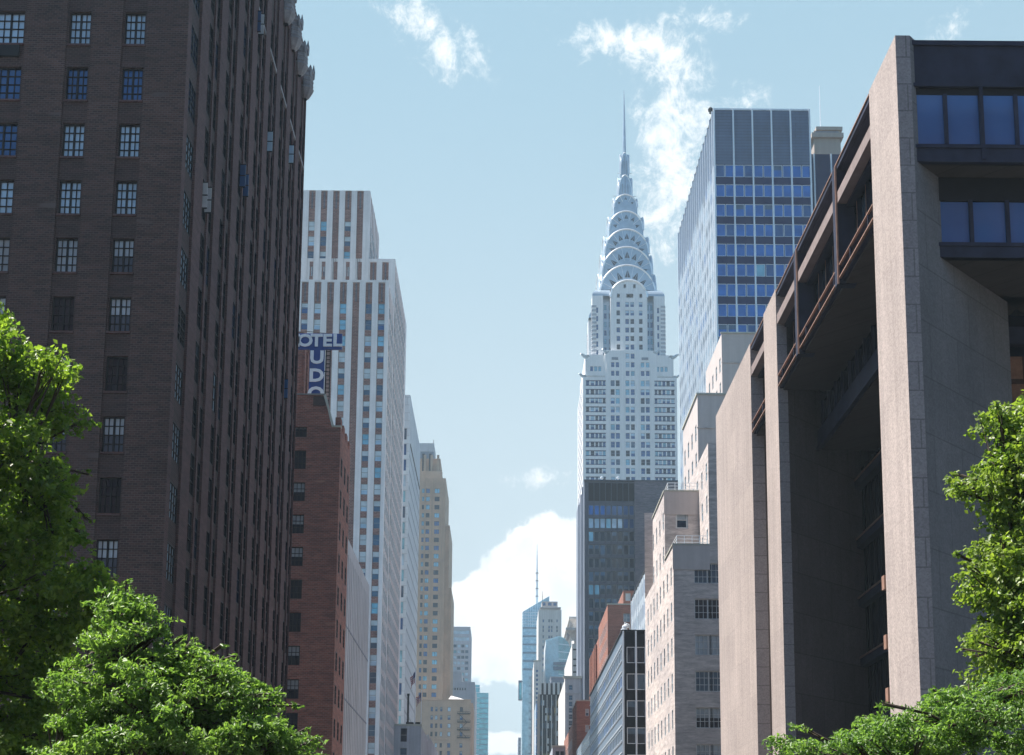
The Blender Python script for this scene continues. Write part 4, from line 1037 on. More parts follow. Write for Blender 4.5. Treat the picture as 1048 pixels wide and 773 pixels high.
# ------------------------------------------------------------------ blue glass tower
def blue_tower():
    root = thing('blue_glass_tower', 'blue glass office tower with silver mullions and louvred top, above the granite office building', 'building', (45, 240, 0))
    Y = 220.0; Z = 142.0; x0 = fx(730.5, 113, Y); xs = [x0 + (fx(828, 113, Y) - x0) * k / 5 for k in range(6)]; x1 = xs[-1]; y1 = 266.5
    W = Windows(root, 'alu'); mb = MB()
    zr0 = fz(750, 168.5, Y); pitch = 3.62; wh = 2.25
    hol = []
    for j in range(34):
        zt = zr0 - .05 - pitch * j
        if zt < 8: break
        for k in range(5):
            a, b = xs[k] + .16, xs[k + 1] - .06; mid = (a + b) / 2 + .05
            hol += [(a, mid - .05, zt - wh, zt), (mid + .05, b, zt - wh, zt)]
    mb.wall('F', Y, x0, x1, 0, zr0, 'navy_panel', hol, .12); mb.wall('F', Y, x0, x1, zr0, Z, 'louvre')
    # silver street side: closely set fins with small panes between
    sh = []
    n = 17; dy = (y1 - Y - 1.0) / n
    for k in range(n):
        for j in range(33):
            zt = zr0 - .05 - pitch * j
            if zt < 8: break
            sh.append((Y + .9 + dy * k, Y + .5 + dy * (k + 1), zt - 1.9, zt))
    mb.wall('L', x0, Y, y1, 0, zr0, 'white_panel', sh, .12); mb.wall('L', x0, Y, y1, zr0, Z, 'louvre')
    mb.quad([(x1, Y, 0), (x1, y1, 0), (x1, y1, Z), (x1, Y, Z)], 'navy_panel'); mb.quad([(x1, y1, 0), (x0, y1, 0), (x0, y1, Z), (x1, y1, Z)], 'navy_panel'); mb.quad([(x0, Y, Z), (x1, Y, Z), (x1, y1, Z), (x0, y1, Z)], 'roof')
    mb.build('wall', root)
    fill(W, 'F', Y, hol, [('g_pfizer', 8), ('g_blue', 1.2), (('g_pfizer', 'g_slate', .4), 1.5), ('g_teal', .25)], (1, 1, .04, .085, 0), .12)
    W.flush()
    W3 = Windows(root, 'alu', name='side_window'); fill(W3, 'L', x0, sh, [('g_sky', 2), ('g_pfizer', 1), ('g_slate', 2), ('g_dark', .8)], (1, 1, .04, .05, 0), .12); W3.flush()
    for x in xs:
        f = MB(); w = .13; f.box(x - w, x + w, Y - .22, Y - .003, 4, Z + .25, 'alu'); f.build('mullion', root)
    for k in range(n + 1):
        f = MB(); yy = Y + .6 + dy * k; f.box(x0 - .35, x0 - .003, yy, yy + .22, 4, Z + .1, 'alu'); f.build('fin', root)
    c = MB(); c.box(x0 - .1, x1 + .1, Y - .1, Y + .5, Z + .003, Z + .3, 'alu'); c.box(x0 - .1, x0 + .4, Y + .5, y1, Z + .003, Z + .3, 'dark_steel'); c.build('coping', root)
    l = MB(); xx = fx(727, 110, Y + 4); l.box(x0 - .5, x0 + .2, Y + 1, Y + 1.8, Z + .3, Z + .6, 'dark_steel'); l.lathe(x0 - .35, Y + 1.4, [(0, Z + .4), (.4, Z + .6), (.45, Z + 1.0), (.2, Z + 1.3), (0, Z + 1.35)], 'dark_steel', 8); l.build('roof_lamp', root)
    # darker wing to the right
    yw = 228.0; a = x1 + .15; b = fx(880, 158, yw); zw = fz(850, 158, yw)
    w = MB(); zb = fz(850, 243, yw); simple_body(w, a, b, yw, 262, 0, zw, 'navy_panel', [], [], 'R'); 
    for k in range(20):
        zt = zb - 1 - pitch * k
        if zt < 60: break
        w.box(a + .5, b, yw - .06, yw - .002, zt - 2.2, zt, 'g_pfizer')
    for px in (834, 851.5, 868): 
        x = fx(px, 200, yw); w.box(x - .13, x + .13, yw - .2, yw - .003, 40, zw, 'alu')
    w.box(a, b, yw - .12, yw - .003, zb - .4, zb + .1, 'alu')
    w.build('wing', root)
    p = MB(); yp = 230.0; p.box(fx(833, 138, yp), fx(860, 138, yp), yp, yp + 9, zw, fz(845, 134, yp), 'cream'); p.box(fx(830, 138, yp), fx(862.5, 138, yp), yp - .6, yp + 9.6, fz(845, 142, yp), fz(845, 137.5, yp), 'cream'); p.box(fx(835, 138, yp), fx(862, 138, yp), yp - .3, yp + 9, fz(845, 133.9, yp), fz(845, 130.5, yp), 'cream')
    p.box(fx(833, 138, yp) + .3, fx(860, 138, yp) - .3, yp - .05, yp - .002, fz(845, 137.4, yp), fz(845, 134.6, yp), 'slate_side')
    p.build('penthouse', root)
    t = MB(); xx = fx(839.5, 120, yp + 3); t.tube([(xx, yp + 3, fz(839, 134, yp + 3)), (xx, yp + 3, fz(839, 88, yp + 3))], [.08, .04], 'alu', 5); t.build('mast', root)
blue_tower()

# ------------------------------------------------------------------ right row further along
def finned_block():
    root = thing('finned_block', 'glass fronted block with pale fins, rising between the buff brick and slate blue buildings', 'building', (28, 220, 0))
    mb = MB(); W = Windows(root, 'alu'); y0, y1, Z, x = 190.0, 231.0, 57.4, 22.2
    hol = [(y0 + .3 + 2.9 * k, y0 + 2.6 + 2.9 * k, Z - 1.0 - 3.6 * j - 2.3, Z - 1.0 - 3.6 * j) for k in range(14) for j in range(10)]
    simple_body(mb, x, 34, y0, y1, 0, Z, 'blue_panel', [], hol, 'L', .2, smat='white_panel'); mb.build('wall', root)
    fill(W, 'L', x, hol, [('g_pfizer', 2), ('g_teal', 1), ('g_slate', 3)], (2, 1, .08, .08, 0), .2); W.flush()
    f = MB(); f.box(x - .15, x + .2, y0, y1, Z + .003, Z + .3, 'frame_dark')
    f.build('coping', root)
    for k in range(15):
        g = MB(); g.box(x - .2, x - .003, y0 - .02 + 2.9 * k, y0 + .2 + 2.9 * k, 4, Z - .3, 'alu'); g.build('fin', root)
finned_block()

def slate_block():
    root = thing('slate_block', 'slate blue curtain wall block with black spandrels, low behind the buff brick apartments', 'building', (22, 200, 0))
    mb = MB(); W = Windows(root, 'alu'); y0, y1, Z, x = 168.5, 230.7, 40.5, 15.0
    z0 = 38.6
    X = lambda px: fx(px, 700, y0)
    fh = []
    for j in range(11):
        zt = z0 - 3.37 * j
        if zt < 4: break
        fh += [(X(641.5), X(650.5), zt - 2.05, zt), (X(651.5), X(660.5), zt - 2.05, zt), (X(661.5), X(668), zt - 2.05, zt)]
    sh = [(y0 + 1.0 + 2.52 * k, y0 + 3.25 + 2.52 * k, z0 - 3.37 * j - 1.5, z0 - 3.37 * j) for j in range(11) for k in range(24) if z0 - 3.37 * j > 4]
    simple_body(mb, x, 22.0, y0, y1, 0, Z, 'blue_panel', fh, sh, 'L', .15, fmat='black_panel', smat='blue_panel')
    mb.build('wall', root)
    fill(W, 'F', y0, fh, [('g_dark', 2), (('g_dark', 'g_slate', .4), 1), ('g_slate', .7)], (1, 1, .05, .09, 0), .15)
    fill(W, 'L', x, sh, [('g_slate', 3), ('g_pfizer', 1)], (1, 1, .05, .05, 0), .15); W.flush()
    for px in (638.0, 651, 661):
        f = MB(); a = X(px); f.box(a - .1, a + .1, y0 - .15, y0 - .003, 3, Z + .1, 'alu'); f.build('mullion', root)
    for j in range(11):
        zt = z0 - 3.37 * j
        f = MB(); f.box(x - .1, x - .003, y0 + .6, y1, zt + .28, zt + .40, 'alu'); f.box(x - .08, x - .003, y0 + .6, y1, zt - 1.82, zt - 1.72, 'frame_grey'); f.build('sill_band', root)
    c = MB(); c.box(x - .15, 22.0, y0 - .12, y0 + .4, Z + .003, Z + .25, 'black_panel'); c.box(x - .15, x + .3, y0 + .4, y1, Z + .003, Z + .22, 'dark_steel'); c.build('coping', root)
    # roof vents
    v = MB(); vy = y0 + 2
    for px, h in ((636.2, .9), (640, 1.4)):
        a = fx(px, 640, vy); a = max(a, x + .4)
        v.lathe(a, vy, [(.18, Z), (.18, Z + h * .6), (.42, Z + h * .62), (.4, Z + h * .8), (0, Z + h)], 'alu', 8)
    a = fx(641.5, 640, vy); v.box(a - .1, a + .9, vy + .3, vy + 1.2, Z, Z + .5, 'coping'); v.tube([(a + .5, vy + .5, Z + .5), (a + .3, vy + .2, Z + 1.3), (a - .3, vy, Z + 1.5)], .09, 'alu', 5)
    tag(v.build('roof_vents'), 'cluster of pale roof vents at the corner of the slate blue block', 'vent')
slate_block()

def brick_pair():
    root = thing('tall_red_brick', 'tall stepped red brick building in front of the brown grey tower', 'building', (28, 265, 0))
    mb = MB(); W = Windows(root, 'frame_white'); Y = 242.; x = 18.9; Z = 62.2
    X = lambda px: fx(px, 640, Y)
    fh = [(fx(638, 640, Y) , fx(644.8, 640, Y), fz(640, py + 8.5, Y), fz(640, py, Y)) for py in (628, 646, 664)]
    ss = [(243.2 + 2.6 * k, 244.2 + 2.6 * k, z - 1.7, z) for z in [56.0 - 3.1 * j for j in range(6)] for k in range(8)]
    Z = fz(621.5, 619, Y); simple_body(mb, 22.1, 34, 246, 268, Z, 62.2, 'red_brick', [(fx(640, 610, 246), fx(645.5, 610, 246), fz(640, 615, 246), fz(640, 607, 246))], [], 'L', .25); mb.wall('F', Y, x, 34, 0, Z, 'red_brick', fh, .25); mb.wall('L', x, Y, 265, 0, Z, 'red_brick', ss, .2)
    fill(W, 'F', 246, [(fx(640, 610, 246), fx(645.5, 610, 246), fz(640, 615, 246), fz(640, 607, 246))], 'g_frosted', (2, 2, .09, .1, 0), .25)
    simple_body(mb, x - .02, 34, 265, 289, 0, 56.6, 'red_brick', [], [], 'L')
    mb.quad([(x, Y, Z), (34, Y, Z), (34, 265, Z), (x, 265, Z)], 'roof'); 
    mb.quad([(34, 265, 0), (x, 265, 0), (x, 265, Z), (34, 265, Z)], 'red_brick')
    for k in range(5): mb.box(x - .4, x, 268.5 + 4.2 * k, 270.1 + 4.2 * k, 20, 56.0, 'red_brick', 'R')
    mb.build('wall', root); fill(W, 'F', Y, fh, [('g_blind', 2), (('g_slate', 'g_blind', .5), 2)], (2, 2, .09, .1, 0), .25); fill(W, 'L', x, ss, [('g_slate', 1), ('g_sky', 1)], (1, 2, .06, .07, 0), .2); W.flush()
    c = MB(); c.box(x - .1, 34, Y - .1, Y + .3, Z + .003, Z + .22, 'coping'); c.box(x - .1, 34, 264.95, 265.3, 58.203 + .0, 58.4, 'coping') if False else None; c.build('coping', root)
    # low red brick
    r2 = thing('low_red_brick', 'low red brick building at street level near the white limestone building', 'building', (20, 300, 0))
    m2 = MB(); W2 = Windows(r2, 'frame_white'); Y = 274.0; x = 15.05
    fh = [(fx(599, 740, Y), fx(602.8, 740, Y), fz(600, py + 7.5, Y), fz(600, py, Y)) for py in (725.5, 742, 758.5)]
    simple_body(m2, x, 26, Y, 288.3, 0, 45.3, 'red_brick', fh, [(276 + 3 * k, 277.2 + 3 * k, z, z + 1.8) for k in range(4) for z in (33, 36.4, 39.8)], 'L', .2)
    for k in range(3): m2.box(x - .25, x, 274.6 + 4.6 * k, 275.6 + 4.6 * k, 10, 45, 'red_brick', 'R')
    simple_body(m2, x, 26, 288.4, 329, 0, 42.5, 'red_brick', [], [(291 + 4 * k, 292.6 + 4 * k, z, z + 1.8) for k in range(9) for z in (30.4, 34, 37.6)], 'L', .2)
    m2.build('wall', r2); fill(W2, 'F', Y, fh, [('g_blind', 1), (('g_slate', 'g_blind', .5), 1)], (1, 2, .1, .1, 0), .2)
    fill(W2, 'L', x, [(276 + 3 * k, 277.2 + 3 * k, z, z + 1.8) for k in range(4) for z in (33, 36.4, 39.8)] + [(291 + 4 * k, 292.6 + 4 * k, z, z + 1.8) for k in range(9) for z in (30.4, 34, 37.6)], 'g_slate', (1, 2, .08, .08, 0), .2); W2.flush()
    c = MB(); c.box(x - .12, 26, Y - .12, Y + .3, 45.303, 45.55, 'coping'); c.box(x - .12, x + .2, Y + .3, 288, 45.303, 45.5, 'coping'); c.build('coping', r2)
    # low blue glass front between
    r3 = thing('low_glass_block', 'low pale blue glass building between the slate blue block and low red brick', 'building', (20, 250, 0))
    m3 = MB(); simple_body(m3, 15.0, 26, 231.2, 273.7, 0, 35.1, 'g_slate', [], [], 'L', smat='blue_panel')
    m3.build('wall', r3); b3 = MB()
    for k in range(9): b3.box(14.92, 14.998, 231.2, 273.7, 34.2 - 3.4 * k - 1.9, 34.2 - 3.4 * k, 'g_sky')
    b3.build('window_bands', r3)
brick_pair()

def brown_tower():
    root = thing('brown_tower', 'brown grey tower with dark window grid and blank brick side, before the silver crowned skyscraper', 'building', (32, 350, 0))
    Y = 330.; Z = 107.8; x0 = 20.06; X = lambda px: fx(px, 540, Y); x1 = fx(694, 520, Y)
    mb = MB(); W = Windows(root, 'frame_grey')
    gx0, gx1 = X(602), X(649.5)
    colw = (gx1 - gx0) / 8; zt0 = fz(625, 517, Y); pitch = 3.37
    hol = []
    for j in range(26):
        zt = zt0 - pitch * j * 1.0
        if zt < 8: break
        for k in range(8): hol.append((gx0 + colw * k + .1, gx0 + colw * (k + 1) - .1, zt - 2.55, zt))
    mb.wall('F', Y, x0, gx0, 0, Z, 'brown_metal'); mb.wall('F', Y, gx0, gx1, 0, Z, 'brown_metal', hol, .25); mb.wall('F', Y - .4, gx1, x1, 0, Z, 'brown_tower')
    mb.quad([(gx1, Y, 0), (gx1, Y - .4, 0), (gx1, Y - .4, Z), (gx1, Y, Z)], 'brown_tower')
    mb.wall('L', x0, Y, 351, 0, Z, 'slate_side'); mb.wall('L', x0 + .01, 351, 366, 0, Z + 1.5, 'slate_side'); mb.quad([(x0, Y, Z), (x1, Y, Z), (x1, 366, Z), (x0, 366, Z)], 'roof')
    mb.quad([(x1, Y, 0), (x1, 366, 0), (x1, 366, Z), (x1, Y, Z)], 'brown_tower'); mb.quad([(x1, 366, 0), (x0, 366, 0), (x0, 366, Z), (x1, 366, Z)], 'brown_tower')
    for k in range(4): mb.box(gx0 + colw * 2 * k + .08, gx0 + colw * 2 * (k + 1) - .08, Y - .05, Y - .002, zt0 + 1.0, Z - .5, 'black_panel')
    for z in (93.2, 81.0, 68.5, 56): mb.box(gx1 + .05, x1, Y - .43, Y - .403, z, z + .12, 'brown_metal')
    mb.build('wall', root)
    off = .21
    for i, h in enumerate(hol):
        j, k = divmod(i, 8)
        g = {0: pick([('g_pfizer', 3), ('g_blue', 2)]), 1: (pick([('g_sky', 3), ('g_teal', 2)]) if k < 6 else 'g_blue')}.get(j) or ('g_teal' if (j == 2 and k == 0) or (j == 6 and k < 2) else pick([('g_dark', 3), (('g_dark', 'g_slate', .4), 2), ('g_slate', 1)]))
        W.add('F', Y + off, *h, g, (1, 1, .06, .1, 0))
    W.flush()
    for k in range(9):
        f = MB(); a = gx0 + colw * k; f.box(a - .08, a + .08, Y - .12, Y - .003, 4, Z - .4, 'brown_metal'); f.build('mullion', root)
    for (yy, px) in ((334, 1), (341, 2), (350.8, 3)):
        f = MB(); f.box(x0 - .3, x0 - .003, yy, yy + 2.2, 4, Z - .3, 'slate_side'); f.build('side_rib', root)
    c = MB(); c.box(x0 - .1, x1, Y - .5, Y + .3, Z + .003, Z + .28, 'brown_metal'); c.build('coping', root)
    for px in (615.8, 632.6):
        c = MB(); a = fx(px, 489, Y + 3); c.tube([(a, Y + 3, Z), (a, Y + 3, Z + 1.5)], .16, 'alu', 6); c.lathe(a, Y + 3, [(.1, Z + 1.45), (.42, Z + 1.6), (.42, Z + 2.0), (0, Z + 2.2)], 'alu', 8); c.build('roof_light', root)
brown_tower()

def far_right():
    # limestone with flared cornice
    Y = 400.
    r = thing('cornice_building', 'white limestone building with flaring carved cornices, at the left edge of the brown grey tower', 'building', (27, 420, 0))
    x = fx(585.5, 665, Y); z = fz(586, 659, Y)
    mb = MB(); W = Windows(r, 'frame_dark')
    fh = [(fx(586.6, 680, Y), fx(592, 680, Y), fz(586, py + 1.7, Y), fz(586, py, Y)) for py in (664, 674, 680.5, 687, 693, 699, 705, 711)]
    simple_body(mb, x, x + 12, Y, 450, 0, z, 'pale_stone', fh, [], 'L', .3); mb.build('wall', r); fill(W, 'F', Y, fh, 'g_dark', (1, 1, .1, .1, 0), .3); W.flush()
    def flare(mb, x, y0, y1, z0, z1, out):
        n = 5
        for k in range(n):
            t0, t1 = k / n, (k + 1) / n; o0, o1 = out * t0 ** 2, out * t1 ** 2; a, b = z0 + (z1 - z0) * t0, z0 + (z1 - z0) * t1
            mb.quad([(x - o0, y0 - o0, a), (x + 8, y0 - o0, a), (x + 8, y0 - o1, b), (x - o1, y0 - o1, b)], 'pale_stone')
            mb.quad([(x - o0, y1, a), (x - o0, y0 - o0, a), (x - o1, y0 - o1, b), (x - o1, y1, b)], 'pale_stone')
        mb.box(x - out - .15, x + 8, y0 - out - .15, y1, z1, z1 + .7, 'pale_stone')
        for k in range(5): mb.box(x - out * .8, x, y0 + .5 + k * 2, y0 + 1.2 + k * 2, z0 + (z1 - z0) * .55, z1, 'grey_rib')
    c = MB(); flare(c, x - .1, Y, Y + 12, fz(584, 656, Y), fz(584, 646, Y), 1.7); c.build('cornice', r)
    u = MB(); xu = fx(587.6, 645, Y + 14); simple_body(u, xu, xu + 9, Y + 14, Y + 30, z, fz(588, 640, Y + 14), 'pale_stone', [], [], 'L'); flare(u, xu, Y + 14, Y + 28, fz(586, 644, Y + 14), fz(586, 634.5, Y + 14), 1.5); u.build('upper_cornice', r)
    # limestone front
    Y = 335.
    r = thing('limestone_front', 'white limestone building with one dark window strip, beside the low red brick building', 'building', (20, 350, 0))
    x = fx(578.3, 720, Y); z = fz(580, 694.5, Y); mb = MB(); W = Windows(r, 'frame_grey')
    fh = [(fx(582, 720, Y), fx(586, 720, Y), fz(584, py + 5.2, Y), fz(584, py, Y)) for py in (701, 711.5, 718, 724.5, 731, 737.5, 744, 750.5)]
    simple_body(mb, x, x + 14, Y, sy(571.3, 760, x), 0, z, 'pale_stone', fh, [], 'L', .3, fmat='grey_rib'); mb.box(x, x + 14, Y - .25, Y - .003, fz(580, 710, Y), fz(580, 708.7, Y), 'grey_rib')
    mb.build('wall', r); fill(W, 'F', Y, fh, [('g_slate', 2), ('g_dark', 1)], (1, 2, .1, .1, 0), .3); W.flush()
    c = MB(); c.box(x - .5, x + 14, Y - .4, Y + .6, z + .003, z + .6, 'coping'); c.build('cornice', r)
    # low grey
    Y = 322.
    mb = MB(); r = thing('low_grey_block', 'low grey block cut by the bottom of the picture, left of the low red brick', 'building', (14, 330, 0)); x = fx(565.5, 768, Y); z = fz(570, 765, Y)
    W = Windows(r, 'frame_dark'); fh = [(x + .7 + 1.15 * k, x + 1.6 + 1.15 * k, z - 3.3, z - .9) for k in range(2)]
    simple_body(mb, x, x + 3.0, Y, 345, 0, z, 'grey_stone', fh, [], 'L', .3); mb.box(x - .3, x + 3.1, Y - .2, Y + .6, z + .003, z + .45, 'coping'); mb.build('wall', r); fill(W, 'F', Y, fh, 'g_dark', (1, 1, .1, .1, 0), .3); W.flush()
    # bronze glass with white ribs
    Y = 480.
    r = thing('ribbed_glass_block', 'dark bronze glass building with white ribs along its top, in the street gap', 'building', (19, 495, 0))
    x0, x1 = fx(552.8, 740, Y), fx(590, 740, Y); z = fz(565, 699.5, Y); mb = MB(); W = Windows(r, 'dark_steel'); pw = (x1 - x0) / 16; hol = [(x0 + pw * k + .12, x0 + pw * (k + 1) - .12, z - 8.0 - 2.7 * j, z - 6.0 - 2.7 * j) for j in range(18) for k in range(16)]
    simple_body(mb, x0, x1, Y, 520, 0, z, 'dark_steel', hol, [], 'L', .12); mb.build('curtain_wall', r)
    for h in hol:
        fr = (h[0] - x0) / (x1 - x0); dn = (z - h[3]) / 50; W.add('F', Y + .08, *h, pick([('g_amber', 3 if dn > .55 - fr * .4 else .5), ('g_dark', 2), ('g_frosted', .7), ('g_slate', 1)]), (1, 1, .05, .06, 0))
    W.flush()
    f = MB(); n = 16
    for k in range(n + 1):
        a = x0 + (x1 - x0) * k / n; f.box(a - .13, a + .13, Y - .3, Y - .003, 4, z - 4.2, 'pale_stone' if k % 2 else 'dark_steel')
    f.build('glazing_grid', r)
    f = MB()
    for k in range(0, n + 1, 2):
        a = x0 + (x1 - x0) * k / n; f.box(a - .42, a + .42, Y - .5, Y - .31, z - 4, z + .3, 'pale_stone')
    f.box(x0, x1, Y - .28, Y - .1, z - 4.1, z - .2, 'dark_steel'); f.build('top_ribs', r)
    b = MB(); b.box(fx(564, 696, Y + 4), fx(580, 696, Y + 4), Y + 4, Y + 14, z, fz(570, 693.5, Y + 4), 'slate_side'); b.box(fx(563.5, 696, Y + 4), fx(580.3, 696, Y + 4), Y + 3.7, Y + 14, fz(570, 693.5, Y + 4), fz(570, 692.6, Y + 4), 'grey_stone'); b.build('plant_room', r)
    # slim blue glass, slender white
    Y = 560.
    r = thing('slim_glass_block', 'slim dark blue glass block between the slender white tower and ribbed glass', 'building', (17, 570, 0)); mb = MB()
    x0, x1 = fx(548.6, 740, Y), fx(554, 740, Y); z = fz(550, 719, Y); simple_body(mb, x0, x1, Y, 590, 0, z, 'g_pfizer', [], [], 'L'); mb.build('curtain_wall', r)
    f = MB()
    for k in range(15): f.box(x0, x1, Y - .15, Y - .003, z - 3.4 * k - .5, z - 3.4 * k, 'slate_side')
    f.build('floor_bands', r)
    Y = 600.
    r = thing('slender_white_tower', 'slender white tower with one column of round dark windows, before the aqua glass tower', 'building', (17, 615, 0)); mb = MB(); W = Windows(r, 'frame_grey')
    x0, x1 = fx(546.3, 720, Y), fx(553.5, 720, Y); z = fz(549, 677, Y)
    fh = [(fx(548.4, 710, Y), fx(550.6, 710, Y), fz(549, py + 2.6, Y), fz(549, py, Y)) for py in [685.5 + 4.55 * k for k in range(16)]]
    simple_body(mb, x0, x1, Y, 650, 0, z, 'pale_stone', fh, [], 'L', .4); mb.box(x0 - .3, x1, Y - .2, Y + .8, z + .003, z + .5, 'coping'); mb.build('wall', r); fill(W, 'F', Y, fh, [('g_blue', 1)], (1, 1, .1, .1, 0), .4); W.flush()
    # teal glass
    Y = 640.
    r = thing('teal_glass_tower', 'pale teal glass tower with angled top in front of the stone skyscraper', 'building', (28, 655, 0)); mb = MB()
    xa, xb, xc = fx(558.5, 690, Y), fx(571.5, 690, Y), fx(585, 690, Y); za, zb = fz(560, 655.3, Y), fz(575, 652.3, Y)
    mb.quad([(xa, Y, 0), (xb, Y - 3, 0), (xb, Y - 3, zb), (xa, Y, za)], 'g_teal'); mb.quad([(xb, Y - 3, 0), (xc, Y + 1, 0), (xc, Y + 1, zb - 1.4), (xb, Y - 3, zb)], 'g_aqua')
    mb.quad([(xa, Y + 30, 0), (xa, Y, 0), (xa, Y, za), (xa, Y + 30, za)], 'white_panel'); mb.quad([(xc, Y + 1, 0), (xc, Y + 30, 0), (xc, Y + 30, za), (xc, Y + 1, zb - 1.4)], 'g_teal')
    mb.quad([(xa, Y, za), (xb, Y - 3, zb), (xc, Y + 1, zb - 1.4), (xc, Y + 30, za), (xa, Y + 30, za)], 'g_teal'); mb.quad([(xc, Y + 30, 0), (xa, Y + 30, 0), (xa, Y + 30, za), (xc, Y + 30, za)], 'g_teal'); mb.build('curtain_wall', r)
    f = MB()
    for k in range(12):
        t = (k + .5) / 12; a = xa + (xb - xa) * t; f.box(a - .07, a + .07, Y - 3 * t - .3, Y - 3 * t - .02, 40, za + (zb - za) * t, 'alu')
        a = xb + (xc - xb) * t; f.box(a - .07, a + .07, Y - 3 + 4 * t - .3, Y - 3 + 4 * t - .02, 40, zb - 1.4 * t, 'alu')
    for k in range(12): f.quad([(xb, Y - 3.25, zb - 4 - 3.6 * k), (xc, Y + .75, zb - 4 - 3.6 * k), (xc, Y + .75, zb - 3.6 - 3.6 * k), (xb, Y - 3.25, zb - 3.6 - 3.6 * k)], 'alu')
    f.box(fx(566, 684, Y), fx(580, 684, Y), Y - 4.2, Y - 3.6, fz(570, 687, Y), fz(570, 683.5, Y), 'slate_side'); f.box(fx(566, 684, Y), fx(580, 684, Y), Y - 4.2, Y - 3.6, fz(570, 682, Y), fz(570, 679, Y), 'slate_side'); f.build('mullions', r)
    # stone skyscraper
    Y = 740.
    r = thing('stone_skyscraper', 'pale stone skyscraper with three dark arched openings at its top, far down the street', 'building', (28, 760, 0)); mb = MB(); W = Windows(r, 'frame_grey')
    X = lambda px: fx(px, 650, Y); Zz = lambda py: fz(562, py, Y)
    fh = [(X(a), X(b), Zz(py + 3), Zz(py)) for py in (634, 640.5, 644, 650.5, 655, 661, 667, 673, 679, 685) for a, b in ((555.2, 556.8), (561, 563), (563.6, 565.6), (569.2, 571))]
    simple_body(mb, X(551), X(574.6), Y, Y + 40, 0, Zz(624), 'pale_stone', fh, [], 'L', .4)
    th = [(X(555.3), X(558.6), Zz(619.2), Zz(615.6)), (X(560.8), X(564.8), Zz(619.2), Zz(615.6)), (X(566.2), X(570), Zz(619.2), Zz(615.6))]
    simple_body(mb, X(553), X(573), Y + 1, Y + 36, Zz(624), Zz(621), 'pale_stone', [], [], 'L', .4); simple_body(mb, X(554.5), X(570.8), Y + 2.5, Y + 34, Zz(621), Zz(614.8), 'tan_apt_trim', th, [], 'L', .4)
    mb.box(X(552.5), X(574), Y - .8, Y + 2, Zz(623), Zz(621.6), 'tan_apt_trim')
    mb.build('wall', r); fill(W, 'F', Y, fh, [('g_slate', 2), ('g_blue', 2), ('g_sky', 1)], (1, 1, .1, .1, 0), .4); fill(W, 'F', Y + 2.5, th, 'g_blue', (1, 1, .1, .2, 0), .4); W.flush()
    # aqua tower with slanted top and masts
    Y = 900.
    r = thing('aqua_glass_tower', 'tall aqua glass tower with slanted roof and two masts, farthest on the right', 'building', (22, 920, 0)); mb = MB()
    X = lambda px: fx(px, 660, Y); Zz = lambda py: fz(545, py, Y)
    xa, xb = X(534.6), X(562); z0, z1 = Zz(626.5), Zz(610)
    mb.quad([(xa, Y, 0), (xb, Y, 0), (xb, Y, z1), (xa, Y, z0)], 'g_boa'); mb.quad([(xa, Y + 40, 0), (xa, Y, 0), (xa, Y, z0), (xa, Y + 40, z0)], 'g_boa'); mb.quad([(xa, Y, z0), (xb, Y, z1), (xb, Y + 40, z1), (xa, Y + 40, z0)], 'g_boa')
    mb.quad([(xb, Y, 0), (xb, Y + 40, 0), (xb, Y + 40, z1), (xb, Y, z1)], 'g_boa'); mb.quad([(xb, Y + 40, 0), (xa, Y + 40, 0), (xa, Y + 40, z0), (xb, Y + 40, z1)], 'g_boa'); mb.build('curtain_wall', r)
    f = MB(); n = 0; z = 40.0
    while z < z0 - 8:
        f.box(xa, xb, Y - .25, Y - .02, z, z + 1.1, 'blue_panel'); z += 5.6
    f.build('floor_bands', r)
    f = MB(); 
    for k in range(5): f.box(xa, X(551), Y - .2, Y - .02, z0 - 7 + 2.0 * k - 1.5, z0 - 7 + 2.0 * k - 1.0, 'alu')
    for k in range(7): a = xa + (X(551) - xa) * (k + .5) / 7; f.box(a - .1, a + .1, Y - .22, Y - .02, z0 - 10, z0 + (z1 - z0) * (a - xa) / (xb - xa), 'alu')
    f.build('screen_wall', r)
    m = MB(); a = X(549.6); m.tube([(a, Y + 10, Zz(619)), (a, Y + 10, Zz(585)), (a, Y + 10, Zz(553))], [.9, .6, .12], 'alu', 6)
    for py in (608, 600, 592, 584): m.lathe(a, Y + 10, [(1.05, Zz(py)), (1.05, Zz(py) + .8)], 'frame_grey', 6)
    m.build('mast', r)
    m = MB(); a = X(555.4); m.tube([(a, Y + 10, Zz(616)), (a, Y + 10, Zz(602))], [.35, .12], 'red_brick', 5); m.build('mast', r)
    s = MB(); Ys = 850.; s.box(fx(530.5, 705, Ys), fx(534.2, 705, Ys), Ys, Ys + .8, fz(532, 717, Ys), fz(532, 696.5, Ys), 'slate_side'); s.box(fx(531.5, 705, Ys), fx(533.8, 705, Ys), Ys - .1, Ys - .003, fz(532, 715.5, Ys), fz(532, 699, Ys), 'g_aqua')
    s.box(fx(533.5, 700, Ys), fx(536.5, 700, Ys), Ys + .2, Ys + .6, fz(532, 698, Ys), fz(532, 697, Ys), 'dark_steel'); s.box(fx(533.5, 700, Ys), fx(536.5, 700, Ys), Ys + .2, Ys + .6, fz(532, 716, Ys), fz(532, 715, Ys), 'dark_steel')
    b = MB(); simple_body(b, fx(534.4, 740, Ys), fx(541, 740, Ys), Ys, Ys + 8, 0, fz(536, 715, Ys) if False else fz(536, 690, Ys), 'g_boa', [], [], 'L')
    s.build('blade_sign'); tag(bpy.data.objects['blade_sign'], 'narrow upright teal sign projecting from the side of the aqua glass tower', 'sign')
    b.build('lower_wing', r)
far_right()

